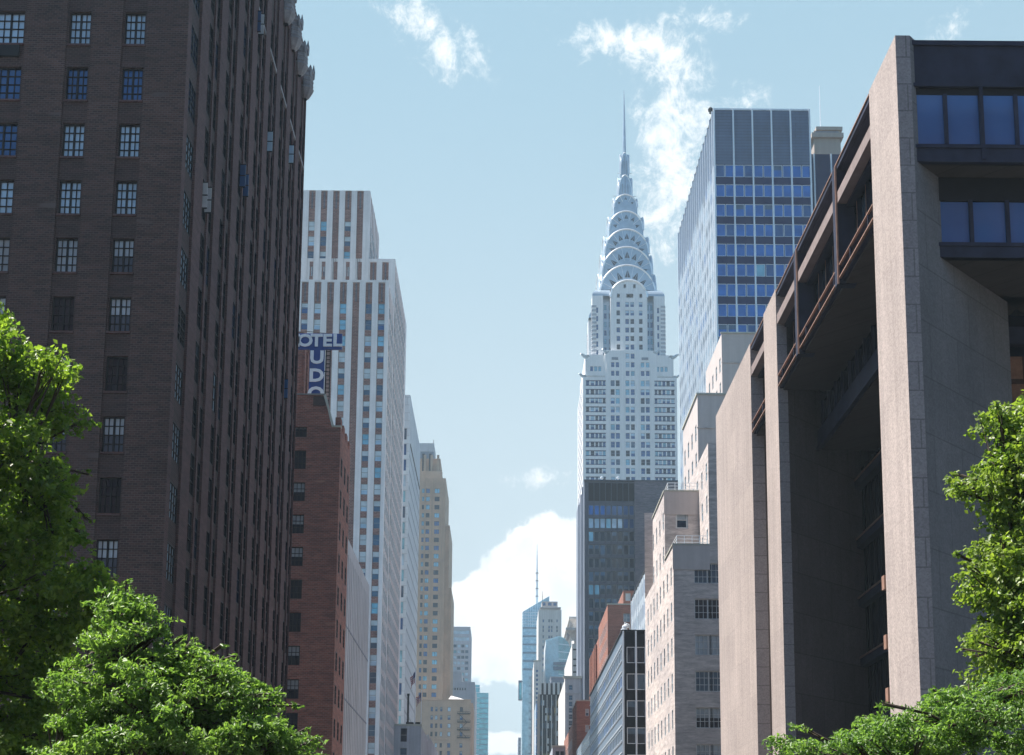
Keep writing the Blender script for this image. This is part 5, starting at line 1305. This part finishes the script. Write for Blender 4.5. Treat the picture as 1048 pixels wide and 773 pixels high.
# ------------------------------------------------------------------ skyscraper with stainless crown
def chrysler():
    Y = 485.0
    root = thing('crowned_skyscraper', 'white brick skyscraper with stepped stainless steel arched crown and needle spire', 'skyscraper', (46.2, 502.4, 0))
    W = Windows(root, 'slate_side'); mb = MB()
    X = lambda px, py=440, y=Y: fx(px, py, y); Zz = lambda py, y=Y: fz(642, py, y)
    x0, x1 = X(596.6), X(693.2); CX = (x0 + x1) / 2; HW = (x1 - x0) / 2; CY = Y + HW
    # ---- shaft
    pitch = 8.97; hol = []; dark = []
    grp = [[(599.8, 603.0), (604.6, 608.2), (609.4, 612.2), (613.2, 616.0), (617, 619.8)], [(625.2, 629.2), (630.4, 634.4)], [(640.4, 644.4), (645.8, 649.8)], [(656, 660), (661.2, 665.2)], [(670.4, 673.2), (674.2, 677.2), (678.4, 681.4), (682.6, 686), (687.4, 690.6)]]
    for r_ in range(-1, 20):
        py = 392.4 + pitch * r_
        for gi, g in enumerate(grp):
            if r_ < 0 and gi in (0, 4): continue
            for k, (a, b) in enumerate(g):
                hol.append((X(a), X(b), Zz(py + 3.0), Zz(py - 3.0)))
    Zs = Zz(386.5)
    mb.wall('F', Y, x0, x1, 0, Zs, 'chrysler_brick', hol, .35)
    shl = [(Y + 3 + 2.4 * k, Y + 4.5 + 2.4 * k, Zz(392.4 + pitch * j + 2.9), Zz(392.4 + pitch * j - 2.9)) for k in range(12) for j in range(12)]
    mb.wall('L', x0, Y, CY + HW, 0, Zs, 'chrysler_brick', shl, .3)
    mb.quad([(x1, Y, 0), (x1, CY + HW, 0), (x1, CY + HW, Zs), (x1, Y, Zs)], 'chrysler_brick'); mb.quad([(x1, CY + HW, 0), (x0, CY + HW, 0), (x0, CY + HW, Zs), (x1, CY + HW, Zs)], 'chrysler_brick'); mb.quad([(x0, Y, Zs), (x1, Y, Zs), (x1, CY + HW, Zs), (x0, CY + HW, Zs)], 'chrysler_brick')
    for r_ in range(0, 12):      # dark corner bands
        py = 392.4 + pitch * r_
        for (a, b) in ((599.4, 620.2), (670, 691)):
            for q in (-2.75, 2.05): mb.box(X(a), X(b), Y - .02, Y - .002, Zz(py + q + .75), Zz(py + q), 'navy_panel')
    for px in (622.4, 637.4, 652.8, 667.6):     # vertical piers between the bays
        mb.box(X(px - 1.4), X(px + 1.4), Y - .35, Y - .001, 20, Zz(372), 'chrysler_brick', 'B')
    # ---- shoulder
    Ysh = Y + .6
    sx0, sx1 = fx(599, 375, Ysh), fx(689.3, 375, Ysh); zs = fz(642, 363.5, Ysh)
    sh_h = [(fx(a, 378, Ysh), fx(a + 3, 378, Ysh), fz(640, 380.3, Ysh), fz(640, 375.2, Ysh)) for a in (604, 608.2, 612.4, 671.5, 676, 680.2)]
    mb.wall('F', Ysh, sx0, sx1, Zs, zs, 'chrysler_brick', sh_h, .3)
    mb.quad([(sx0, 2 * CY - Ysh, Zs), (sx0, Ysh, Zs), (sx0, Ysh, zs), (sx0, 2 * CY - Ysh, zs)], 'chrysler_brick'); mb.quad([(sx1, Ysh, Zs), (sx1, 2 * CY - Ysh, Zs), (sx1, 2 * CY - Ysh, zs), (sx1, Ysh, zs)], 'chrysler_brick')
    mb.quad([(sx0, Ysh, zs), (sx1, Ysh, zs), (sx1, 2 * CY - Ysh, zs), (sx0, 2 * CY - Ysh, zs)], 'chrysler_brick'); mb.quad([(sx1, 2 * CY - Ysh, Zs), (sx0, 2 * CY - Ysh, Zs), (sx0, 2 * CY - Ysh, zs), (sx1, 2 * CY - Ysh, zs)], 'chrysler_brick')
    mx0, mx1 = X(619.3, 370), X(672.5, 370); zc = Zz(358.8)
    ch = [(X(a, 372), X(b, 372), Zz(py + 2.6), Zz(py - 2.6)) for a, b in ((640.4, 644.2), (645.6, 649.4)) for py in (364.5, 373.4, 382.2)] + [(X(a, 372), X(b, 372), Zz(py + 2.6), Zz(py - 2.6)) for a, b in ((625.4, 628.8), (630.2, 633.6), (655.8, 659.4), (661, 664.6)) for py in (373.4, 382.2)]
    mb.wall('F', Y, mx0, mx1, Zs + .001, zc, 'chrysler_brick', ch, .3)
    mb.box(mx0, mx1, Y + .0, Y + 5, zc - .2, zc, 'chrysler_brick', 'F'); mb.quad([(mx0, Y + 5, Zs), (mx0, Y, Zs), (mx0, Y, zc), (mx0, Y + 5, zc)], 'chrysler_brick'); mb.quad([(mx1, Y, Zs), (mx1, Y + 5, Zs), (mx1, Y + 5, zc), (mx1, Y, zc)], 'chrysler_brick')
    for a, b in ((626, 632.6), (656.6, 663.4)): mb.box(X(a, 367), X(b, 367), Y - .2, Y - .002, Zz(368.4), Zz(366), 'slate_side')
    for a, b in ((600.5, 618), ): pass
    mb.box(sx0 - .2, mx0, Ysh - .25, Ysh + .4, fz(610, 386, Ysh), fz(610, 384.6, Ysh), 'pale_stone'); mb.box(mx1, sx1 + .2, Ysh - .25, Ysh + .4, fz(610, 386, Ysh), fz(610, 384.6, Ysh), 'pale_stone')
    # ---- upper body: corner masses and central bay
    def tier_geom(hpx, y_ap, guess):
        y = CY - 10
        for _ in range(6):
            w = hpx * (fx(643, y_ap, y) - fx(642, y_ap, y)); y = CY - w
        return w, y
    wB, yB = tier_geom(37.2, 330, 0)
    ztop = fz(642, 303, yB)
    for sxn in (-1, 1):
        for syn in (-1, 1):
            xa, xb = sorted((CX + sxn * wB, CX + sxn * wB * .70)); ya, yb = sorted((CY + syn * wB, CY + syn * wB * .70))
            hh = []
            if syn < 0:
                cpx = [(610.2, 612.2)] if sxn < 0 else [(672.6, 674.6)]
                for a, b in cpx:
                    for k in range(6): hh.append((fx(a, 330, ya), fx(b, 330, ya), fz(640, 317.5 + 8.7 * k + 3, ya), fz(640, 317.5 + 8.7 * k - 2.6, ya)))
            mb.wall('F', ya, xa, xb, zs, ztop, 'chrysler_brick', hh, .3)
            if hh: fill(W, 'F', ya, hh, [('g_blue', 2), ('g_slate', 1)], (1, 2, .08, .08, 0), .3)
            mb.quad([(xb, ya, zs), (xb, yb, zs), (xb, yb, ztop), (xb, ya, ztop)], 'chrysler_brick'); mb.quad([(xa, yb, zs), (xa, ya, zs), (xa, ya, ztop), (xa, yb, ztop)], 'chrysler_brick'); mb.quad([(xb, yb, zs), (xa, yb, zs), (xa, yb, ztop), (xb, yb, ztop)], 'chrysler_brick')
            for k in range(13):      # horizontal brick ribs at the outer corner
                z = zs + .8 + 1.6 * k
                if z > ztop - 1: break
                cx_, cy_ = CX + sxn * wB, CY + syn * wB
                mb.box(cx_ - .25 if sxn < 0 else cx_ - 1.6, cx_ + 1.6 if sxn < 0 else cx_ + .25, cy_ - .15, cy_ + 1.5, z, z + .75, 'grey_stone')
    mb.build('wall', root)
    for sxn in (-1, 1):
        for syn in (-1, 1):
            prev = None; caps = MB()
            for k in range(7):       # quarter-round steel hood over each corner mass
                t = k / 6 * math.pi / 2; f = .70 + .30 * math.cos(t); z = ztop + math.sin(t) * 3.6
                sq = [(CX + sxn * wB * f, CY + syn * wB * f), (CX + sxn * wB * .5, CY + syn * wB * f), (CX + sxn * wB * .5, CY + syn * wB * .5), (CX + sxn * wB * f, CY + syn * wB * .5)]
                cur = [(p[0], p[1], z) for p in sq]
                if prev:
                    for j in range(4): caps.quad([prev[j], prev[(j + 1) % 4], cur[(j + 1) % 4], cur[j]], 'crown_steel')
                prev = cur
            caps.quad(prev, 'crown_steel')
            caps.build('corner_hood', root)
    fill(W, 'F', Y, [h for h in hol], [('g_blue', 4), ('g_sky', .8), ('g_teal', 1.4), (('g_blue', 'g_sky', .45), 3), ('g_slate', 1.5), ('g_dark', 2.5)], (1, 2, .1, .06, 0), .35)
    fill(W, 'F', Ysh, sh_h, [('g_blue', 1), ('g_teal', 1)], (1, 1, .1, .1, 0), .3); fill(W, 'F', Y, ch, [('g_blue', 3), ('g_sky', 1), ('g_teal', 1)], (1, 2, .1, .08, 0), .3)
    fill(W, 'L', x0, shl, [('g_blue', 1), ('g_sky', 1)], (1, 2, .1, .08, 0), .3)
    # ---- arched tiers
    def arch_pts(w, zb, zsp, za, n=22):
        pts = [(-w, zb), (-w, zsp)]
        for k in range(1, n): 
            t = math.pi * (1 - k / n); pts.append((w * math.cos(t), zsp + (za - zsp) * math.sin(t) ** .92))
        pts += [(w, zsp), (w, zb)]
        return pts
    tiers = [(271.5, 362, 28.6, 'crown_steel'), (253, 302, 25.4, 'crown_steel'), (235, 280, 22.2, 'crown_steel'), (216.5, 258, 17.2, 'crown_steel'), (199.5, 238, 11.6, 'crown_steel'), (179.5, 212, 6.7, 'crown_steel'), (156.5, 188, 4.0, 'crown_steel')]
    for ti, (pa, pb, hp, mat) in enumerate(tiers):
        w, y = tier_geom(hp, pa, 0); za = fz(641, pa, y); zb = fz(641, pb, y) ; zsp = za - w * 1.18 if ti < 5 else zb + (za - zb) * .30
        pts = arch_pts(w, zb, zsp, za); t = MB(); L_ = w + .02 * ti + .05
        for rot in (0, 1):
            def P(u, z, d):
                return (CX + u, CY + d, z) if rot == 0 else (CX + d, CY + u, z)
            for j in range(len(pts) - 1):
                a, b = pts[j], pts[j + 1]; q = [P(a[0], a[1], -L_), P(b[0], b[1], -L_), P(b[0], b[1], L_), P(a[0], a[1], L_)]
                t.quad(q if rot else q[::-1], mat)
            for s in (-1, 1):
                t.quad([P(p[0], p[1], s * L_) for p in pts], mat)
        to = t.build('crown_arch', root)
        rim = MB()
        for rot in (0, 1):
            for s in (-1, 1):
                seq = [((CX + u, CY + s * (L_ + .05), z) if rot == 0 else (CX + s * (L_ + .05), CY + u, z)) for u, z in pts[1:-1]]
                rim.tube(seq, (.34, .34, .34, .32, .28, .22, .16)[ti], 'crown_rim', 6)
        rim.build('rim', to)
        # radial seams and triangular windows fanned round the arch
        n = (7, 7, 7, 5, 3, 0, 0)[ti]; ri = .62
        seam = MB()
        for k in range(n * 2 - 1 if n else 0):
            ang = math.pi * (k + 1) / (n * 2); c, s_ = math.cos(ang), math.sin(ang)
            a = (CX + w * .5 * c, CY - L_ - .03, zsp + (za - zsp) * .5 * s_); b = (CX + w * .97 * c, CY - L_ - .03, zsp + (za - zsp) * .97 * s_)
            seam.tube([a, b], .09, 'crown_rim' if k % 2 else 'crown_steel', 4)
        if n == 0:
            for q in (-.5, 0, .5): seam.tube([(CX + w * q, CY - L_ - .03, zb), (CX + w * q * .8, CY - L_ - .03, zb + (za - zb) * (.9 if q == 0 else .72))], .12, 'slate_side', 4)
        seam.build('seam', to)
        for k in range(n):
            ang = math.pi * (k + .5) / n; c, s_ = math.cos(ang), math.sin(ang)
            r0, r1 = .60, .86
            hwid = w * .10 if ti < 3 else w * .105
            bx, bz = CX + w * r0 * c, zsp + (za - zsp) * r0 * s_; tx, tz = CX + w * r1 * c, zsp + (za - zsp) * r1 * s_
            px_, pz_ = -s_, c
            wm = MB(); yy = CY - L_ - .06
            tri = [(bx - px_ * hwid, bz - pz_ * hwid), (bx + px_ * hwid, bz + pz_ * hwid), (tx, tz)]
            wm.quad([(tri[0][0], yy, tri[0][1]), (tri[2][0], yy, tri[2][1]), (tri[1][0], yy, tri[1][1])], 'g_dark'); wm.quad([(tri[0][0], yy + .05, tri[0][1]), (tri[1][0], yy + .05, tri[1][1]), (tri[2][0], yy + .05, tri[2][1])], 'g_slate')
            for e0, e1 in ((0, 1), (1, 2), (2, 0)): wm.quad([(tri[e0][0], yy, tri[e0][1]), (tri[e1][0], yy, tri[e1][1]), (tri[e1][0], yy + .05, tri[e1][1]), (tri[e0][0], yy + .05, tri[e0][1])], 'crown_steel')
            wm.build('triangular_window', to)
    # window columns beside the central bay, set in steel
    w5, y5 = tier_geom(28.6, 271.5, 0); yf = y5 - .12
    for a, b in ((618.2, 620.8), (665.6, 668.2), (623.2, 624.8), (662.6, 664.2)):
        for k in range(6):
            W.add('F', yf, fx(a, 330, yf), fx(b, 330, yf), fz(640, 315 + 8.7 * k + 2.7, yf), fz(640, 315 + 8.7 * k - 2.5, yf), pick([('g_blue', 2), ('g_teal', 2)]), (1, 2, .08, .1, 0))
    # central masonry bay with round head
    w6 = 18.7 * (fx(643, 300, yB - 1.5) - fx(642, 300, yB - 1.5)); yc = yB - 1.6; za = fz(641.5, 287, yc); zsp = za - w6
    cxm = fx(643.8, 330, yc); c = MB(); pts = arch_pts(w6, zs - 1, zsp, za, 18)
    holes = [(fx(a, 330, yc), fx(b, 330, yc), fz(640, py + 2.6, yc), fz(640, py - 2.6, yc)) for py in [311.6 + 8.72 * k for k in range(6)] for a, b in ((631, 634.6), (640, 643.8), (645.2, 649), (654, 657.6))]
    zsp_ = zsp
    c.wall('F', yc, cxm - w6, cxm + w6, zs - 1, zsp_, 'chrysler_brick', holes, .3)
    c.quad([(cxm + p[0], yc, p[1]) for p in pts[1:-1]], 'chrysler_brick')
    for j in range(len(pts) - 1):
        a, b = pts[j], pts[j + 1]; c.quad([(cxm + a[0], yc, a[1]), (cxm + b[0], yc, b[1]), (cxm + b[0], CY, b[1]), (cxm + a[0], CY, a[1])][::-1], 'chrysler_brick')
    for px in (637.2, 651.6): c.box(fx(px - .9, 330, yc), fx(px + .9, 330, yc), yc - .25, yc - .001, zs, fz(640, 300, yc), 'chrysler_brick', 'B')
    c.build('central_bay', root)
    rim = MB(); rim.tube([(cxm + p[0], yc - .05, p[1]) for p in pts[1:-1]], .4, 'crown_rim', 6); rim.build('bay_rim', root)
    fill(W, 'F', yc, holes, [('g_blue', 2), ('g_dark', 1), (('g_blue', 'g_sky', .5), 2)], (1, 2, .1, .08, 0), .3)
    for a, b, py in ((631.4, 634.2, 302.8), (641, 648, 302.8), (654.4, 657.2, 302.8), (638.2, 640.6, 293), (648, 650.6, 293)):
        W.add('F', yc - .03, fx(a, 300, yc), fx(b, 300, yc), fz(640, py + 2, yc), fz(640, py - 2, yc), 'g_teal' if a in (641, 638.2) else 'g_blue', (2 if a == 641 else 1, 1, .1, .12, 0))
    W.limit = 100
    W.flush()
    # ---- pinnacle and spire
    sc1 = fx(643, 180, CY) - fx(642, 180, CY)
    def zc_(py): return fz(640, py, CY)
    ax = fx(639.8, 170, CY)
    s = MB(); s.lathe(CX, CY, [(2.3 * sc1, zc_(166)), (1.75 * sc1, zc_(150)), (1.3 * sc1, zc_(132)), (.8 * sc1, zc_(112)), (.15 * sc1, zc_(92))], 'crown_steel', 8); s.build('spire', root)
    for py, h in ((177.5, 7.5), (201, 12)):
        r_ = MB(); z = zc_(py); r_.tube([(CX - h * sc1, CY, z), (CX + h * sc1, CY, z)], .10, 'frame_grey', 4); r_.tube([(CX, CY - h * sc1, z), (CX, CY + h * sc1, z)], .10, 'frame_grey', 4); r_.build('lightning_arm', root)
    # ---- eagle gargoyles
    def eagle(x, y, z, dx, dy, s=1.0):
        e = MB(); d = Vector((dx, dy, .35)).normalized(); o = Vector((x, y, z)); sd = Vector((0, 0, 1)).cross(d).normalized()
        e.tube([o - d * 1.2 * s, o, o + d * 1.3 * s, o + d * 2.2 * s + Vector((0, 0, .25 * s)), o + d * 2.9 * s + Vector((0, 0, .1 * s)), o + d * 3.3 * s - Vector((0, 0, .35 * s))], [.75 * s, .85 * s, .7 * s, .55 * s, .35 * s, .06 * s], 'crown_steel', 8)
        for q in (-1, 1):
            e.quad([o - d * 1.0 * s + sd * q * .6 * s, o + d * .9 * s + sd * q * .7 * s, o - d * .2 * s + sd * q * 1.6 * s + Vector((0, 0, .8 * s)), o - d * 1.4 * s + sd * q * 1.3 * s + Vector((0, 0, .6 * s))], 'crown_steel')
        e.build('eagle', root)
    zE = fz(600, 365.5, Ysh)
    eagle(sx0 + .3, Ysh + .3, zE, -1, -.6, .85); eagle(sx1 - .3, Ysh + .3, zE, 1, -.6, .85)
    eagle(mx0 + .4, Y + .2, zc - .9, -.8, -.7, .7); eagle(mx1 - .4, Y + .2, zc - .9, .8, -.7, .7)
    zl = fz(596, 385, Y); eagle(x0 + .2, Y + .5, zl, -1, -.6, .7); eagle(x1 - .2, Y + .5, zl, 1, -.6, .6)
chrysler()

# ------------------------------------------------------------------ trees
def make_tree(name, label, base, poly, yc, dy, n_clump, leaf, n_leaf, mat, seed, rr=(.45, .95), aspect=1.0, fine=False, trunk_r=.28, fork=.55, flat=.75, py_ref=600, extra=(), grp=None):
    rng = np.random.default_rng(seed); rd = random.Random(seed)
    P = np.array([[fx(x, y, yc), fz(x, y, yc)] for x, y in poly])
    def inside(x, z):
        c = False; j = len(P) - 1
        for i in range(len(P)):
            if (P[i, 1] > z) != (P[j, 1] > z) and x < (P[j, 0] - P[i, 0]) * (z - P[i, 1]) / (P[j, 1] - P[i, 1]) + P[i, 0]: c = not c
            j = i
        return c
    def edge(x, z):
        d = 1e9
        for i in range(len(P)):
            a, b = P[i - 1], P[i]; ab = b - a; t = np.clip(((x - a[0]) * ab[0] + (z - a[1]) * ab[1]) / (ab @ ab), 0, 1); q = a + ab * t; d = min(d, math.hypot(x - q[0], z - q[1]))
        return d
    mn, mxx = P.min(0), P.max(0); cl = []
    tries = 0
    while len(cl) < n_clump and tries < 60000:
        tries += 1
        x = rd.uniform(mn[0], mxx[0]); z = rd.uniform(mn[1], mxx[1])
        if not inside(x, z): continue
        e = edge(x, z); r = rd.uniform(*rr)
        if e < r * .55: r = max(e * 1.25, rr[0] * .35)
        depth = dy * min(1.0, .22 + e / 1.8)
        y = yc + rd.uniform(-depth, depth)
        if any((x - c[0]) ** 2 + (y - c[1]) ** 2 + (z - c[2]) ** 2 < (.55 * min(r, c[3])) ** 2 for c in cl): continue
        cl.append((x, y, z, r))
    root = thing(name, label, 'tree', (base[0], base[1], base[2] if len(base) > 2 else .0), grp)
    # trunk and limbs
    t = MB(); top = Vector((base[0], base[1], fork)); z0 = base[2] if len(base) > 2 else 0.0
    pts = [Vector((base[0], base[1], z0 - .1)), Vector((base[0] + .05, base[1], z0 + 1)), Vector((base[0] - .06, base[1] + .05, (z0 + fork) / 2)), top]
    t.tube(pts, [trunk_r * 1.5, trunk_r * 1.1, trunk_r, trunk_r * .8], 'bark', 9)
    order = sorted(range(len(cl)), key=lambda i: rd.random()); mains = order[:8]
    limbs = []
    for i in mains:
        c = Vector(cl[i][:3]); mid = top.lerp(c, .5) + Vector((rd.uniform(-.3, .3), rd.uniform(-.3, .3), rd.uniform(-.1, .6))); m0 = top.lerp(mid, .5) + Vector((rd.uniform(-.15, .15), rd.uniform(-.15, .15), .15))
        L_ = [top, m0, mid, mid.lerp(c, .55) + Vector((0, 0, .15)), c]; limbs.append(L_)
        if all(inside((p + (q - p) * f).x, (p + (q - p) * f).z) and edge((p + (q - p) * f).x, (p + (q - p) * f).z) > .2 for p, q in zip(L_[1:-1], L_[2:]) for f in (0, .5)) or L_[1].z < P[:, 1].min() + .8: t.tube(L_, [trunk_r * .5, trunk_r * .32, trunk_r * .2, trunk_r * .11, .008], 'bark', 6)
    for i in order[8:]:
        c = Vector(cl[i][:3]); best = min((p for L_ in limbs for p in L_[1:4]), key=lambda p: (p - c).length + (.8 if p.z > c.z else 0))
        mid = best.lerp(c, .5) + Vector((rd.uniform(-.15, .15), rd.uniform(-.15, .15), rd.uniform(0, .25)))
        if not all(inside(q_.x, q_.z) and edge(q_.x, q_.z) > .12 for q_ in (best, best.lerp(mid, .5), mid, mid.lerp(c, .5))) or (best - c).length > 2.2: continue
        t.tube([best, mid, c], [.03, .018, .006], 'bark', 5)
        for _ in range(2):
            d = Vector((rd.gauss(0, 1), rd.gauss(0, 1), rd.gauss(.2, .7))).normalized() * cl[i][3] * .6; t.tube([mid, c + d * .5, c + d], [.02, .012, .004], 'bark', 4)
    for L_ in limbs:
        for p in (L_[2], L_[3]):
            if inside(p.x, p.z) and edge(p.x, p.z) > .12: cl.append((p.x, p.y, p.z, min(rd.uniform(.3, .45), edge(p.x, p.z) * 1.3)))
    t.build('trunk', root, smooth=True)
    # leaves
    C = np.array(cl); wgt = C[:, 3] ** 2.2; wgt /= wgt.sum(); ids = rng.choice(len(C), n_leaf, p=wgt)
    d = rng.normal(size=(n_leaf, 3)); d /= np.linalg.norm(d, axis=1)[:, None]
    rad = rng.random(n_leaf) ** .42
    # shoots: part of the leaves gather along a few directions per clump, so that the edge is ragged
    k_s = 7; SD = rng.normal(size=(len(C), k_s, 3)); SD[:, :, 2] += .25; SD /= np.linalg.norm(SD, axis=2)[:, :, None]
    use = rng.random(n_leaf) < .55; si = rng.integers(0, k_s, n_leaf)
    ds = SD[ids, si] ; off = d * rad[:, None]
    shoot_t = rng.random(n_leaf) ** .7 * 1.25
    off[use] = ds[use] * shoot_t[use, None] + d[use] * .16
    off[:, 2] *= flat
    pos = C[ids, :3] + off * C[ids, 3:4]
    nrm = d * .5 + rng.normal(size=(n_leaf, 3)) * .75 + np.array([-.25, -.1, .45]); nrm /= np.linalg.norm(nrm, axis=1)[:, None]
    ax = rng.normal(size=(n_leaf, 3)); ax[use] += ds[use] * 1.2; ax[:, 2] -= .35
    ax -= nrm * (ax * nrm).sum(1)[:, None]; ax /= np.linalg.norm(ax, axis=1)[:, None]; bx = np.cross(nrm, ax)
    sz = leaf * rng.uniform(.6, 1.25, n_leaf)[:, None]
    a, b = sz * .62, sz * .62 * aspect * .62
    droop = nrm * sz * .12
    v = np.stack([pos - ax * a, pos + bx * b - ax * a * .1 - droop * .0, pos + ax * a - droop, pos - bx * b - ax * a * .1, pos + nrm * sz * -.0], 1)[:, :4]
    me = bpy.data.meshes.new('crown'); nv = n_leaf * 4
    v[:, 1] += (nrm * sz * .14); v[:, 3] += (nrm * sz * .14)
    me.vertices.add(nv); me.vertices.foreach_set('co', (v - np.array(root.location)[None, None]).reshape(-1).astype(np.float32))
    tri = np.array([0, 1, 2, 0, 2, 3]); idx = (np.arange(n_leaf)[:, None] * 4 + tri[None]).reshape(-1)
    me.loops.add(len(idx)); me.loops.foreach_set('vertex_index', idx.astype(np.int32)); nf = n_leaf * 2
    me.polygons.add(nf); me.polygons.foreach_set('loop_start', (np.arange(nf) * 3).astype(np.int32)); me.polygons.foreach_set('loop_total', np.full(nf, 3, np.int32))
    me.materials.append(mat); me.update(calc_edges=True)
    o = bpy.data.objects.new('crown', me); COL.objects.link(o); o.parent = root
    return root
M['bark'] = stone('bark', (.06, .045, .035), .3, 2, 12)
L1 = leafmat('maple_leaves', (.07, .155, .025), (.26, .36, .075), .55)
L2 = leafmat('locust_leaves', (.07, .165, .04), (.24, .37, .12), .5)
L3 = leafmat('maple_leaves_light', (.08, .165, .028), (.28, .37, .085), .5)
L4 = leafmat('locust_leaves_light', (.07, .165, .04), (.235, .37, .12), .5)
make_tree('broadleaf_tree', 'tall broadleaf tree with bright crown rising at the left edge before the dark brown tower', (-11.5, 22.5),
          [(-260, 640), (-190, 520), (-110, 400), (-50, 330), (4, 306), (12, 330), (28, 336), (46, 355), (66, 352), (78, 372), (80, 405), (84, 428), (60, 445), (64, 462), (92, 482), (102, 505), (98, 520), (82, 530), (84, 552), (112, 585), (118, 605), (100, 640), (90, 700), (110, 780), (100, 850), (-260, 850)],
          22, 2.3, 430, .09, 105000, L1, 3, (.24, .55), 1.1, trunk_r=.3, fork=9.5)
make_tree('feathery_tree', 'lower feathery tree spreading along the bottom left below the dark brown tower', (-6.2, 18.5),
          [(60, 700), (95, 640), (108, 598), (130, 596), (160, 612), (166, 640), (178, 652), (215, 655), (238, 664), (236, 680), (262, 694), (300, 706), (308, 722), (290, 738), (334, 752), (336, 772), (300, 800), (260, 850), (40, 850)],
          18, 1.6, 260, .070, 75000, L2, 11, (.18, .42), .6, trunk_r=.22, fork=8.0, flat=.5)
make_tree('broadleaf_tree', 'broadleaf tree with light green crown at the right edge against the granite wall', (10.6, 24.5),
          [(1016, 408), (1030, 418), (1080, 380), (1300, 360), (1300, 740), (1040, 735), (1010, 712), (985, 660), (982, 655), (1006, 640), (1003, 620), (984, 612), (986, 590), (978, 580), (978, 563), (1000, 555), (1012, 545), (1014, 525), (980, 505), (976, 488), (990, 475), (1012, 470), (1010, 452), (992, 446), (996, 428), (1012, 420)],
          24, 1.7, 620, .09, 135000, L3, 21, (.26, .55), 1.1, trunk_r=.28, fork=10.0)
make_tree('feathery_tree', 'wide feathery tree across the bottom right in front of the granite piers', (7.5, 20.5),
          [(784, 756), (800, 742), (822, 738), (850, 742), (880, 722), (905, 716), (935, 718), (955, 706), (985, 694), (1020, 690), (1060, 676), (1250, 660), (1250, 850), (800, 850), (790, 790)],
          20, 1.7, 300, .072, 80000, L4, 31, (.2, .45), .6, trunk_r=.22, fork=8.2, flat=.5)

# ------------------------------------------------------------------ haze
def haze():
    m = bpy.data.materials.new('thin_air'); m.use_nodes = True; nt = m.node_tree; nt.nodes.clear()
    o = nt.nodes.new('ShaderNodeOutputMaterial'); v = nt.nodes.new('ShaderNodeVolumePrincipled')
    v.inputs['Color'].default_value = (.66, .86, 1.0, 1); v.inputs['Density'].default_value = .00025; v.inputs['Anisotropy'].default_value = .2
    nt.links.new(v.outputs[0], o.inputs['Volume']); M['haze'] = m
    mb = MB(); mb.box(-1520, 1520, -320, 2320, -1.0, 345, 'haze'); h = mb.build('haze'); h['kind'] = 'stuff'
haze()
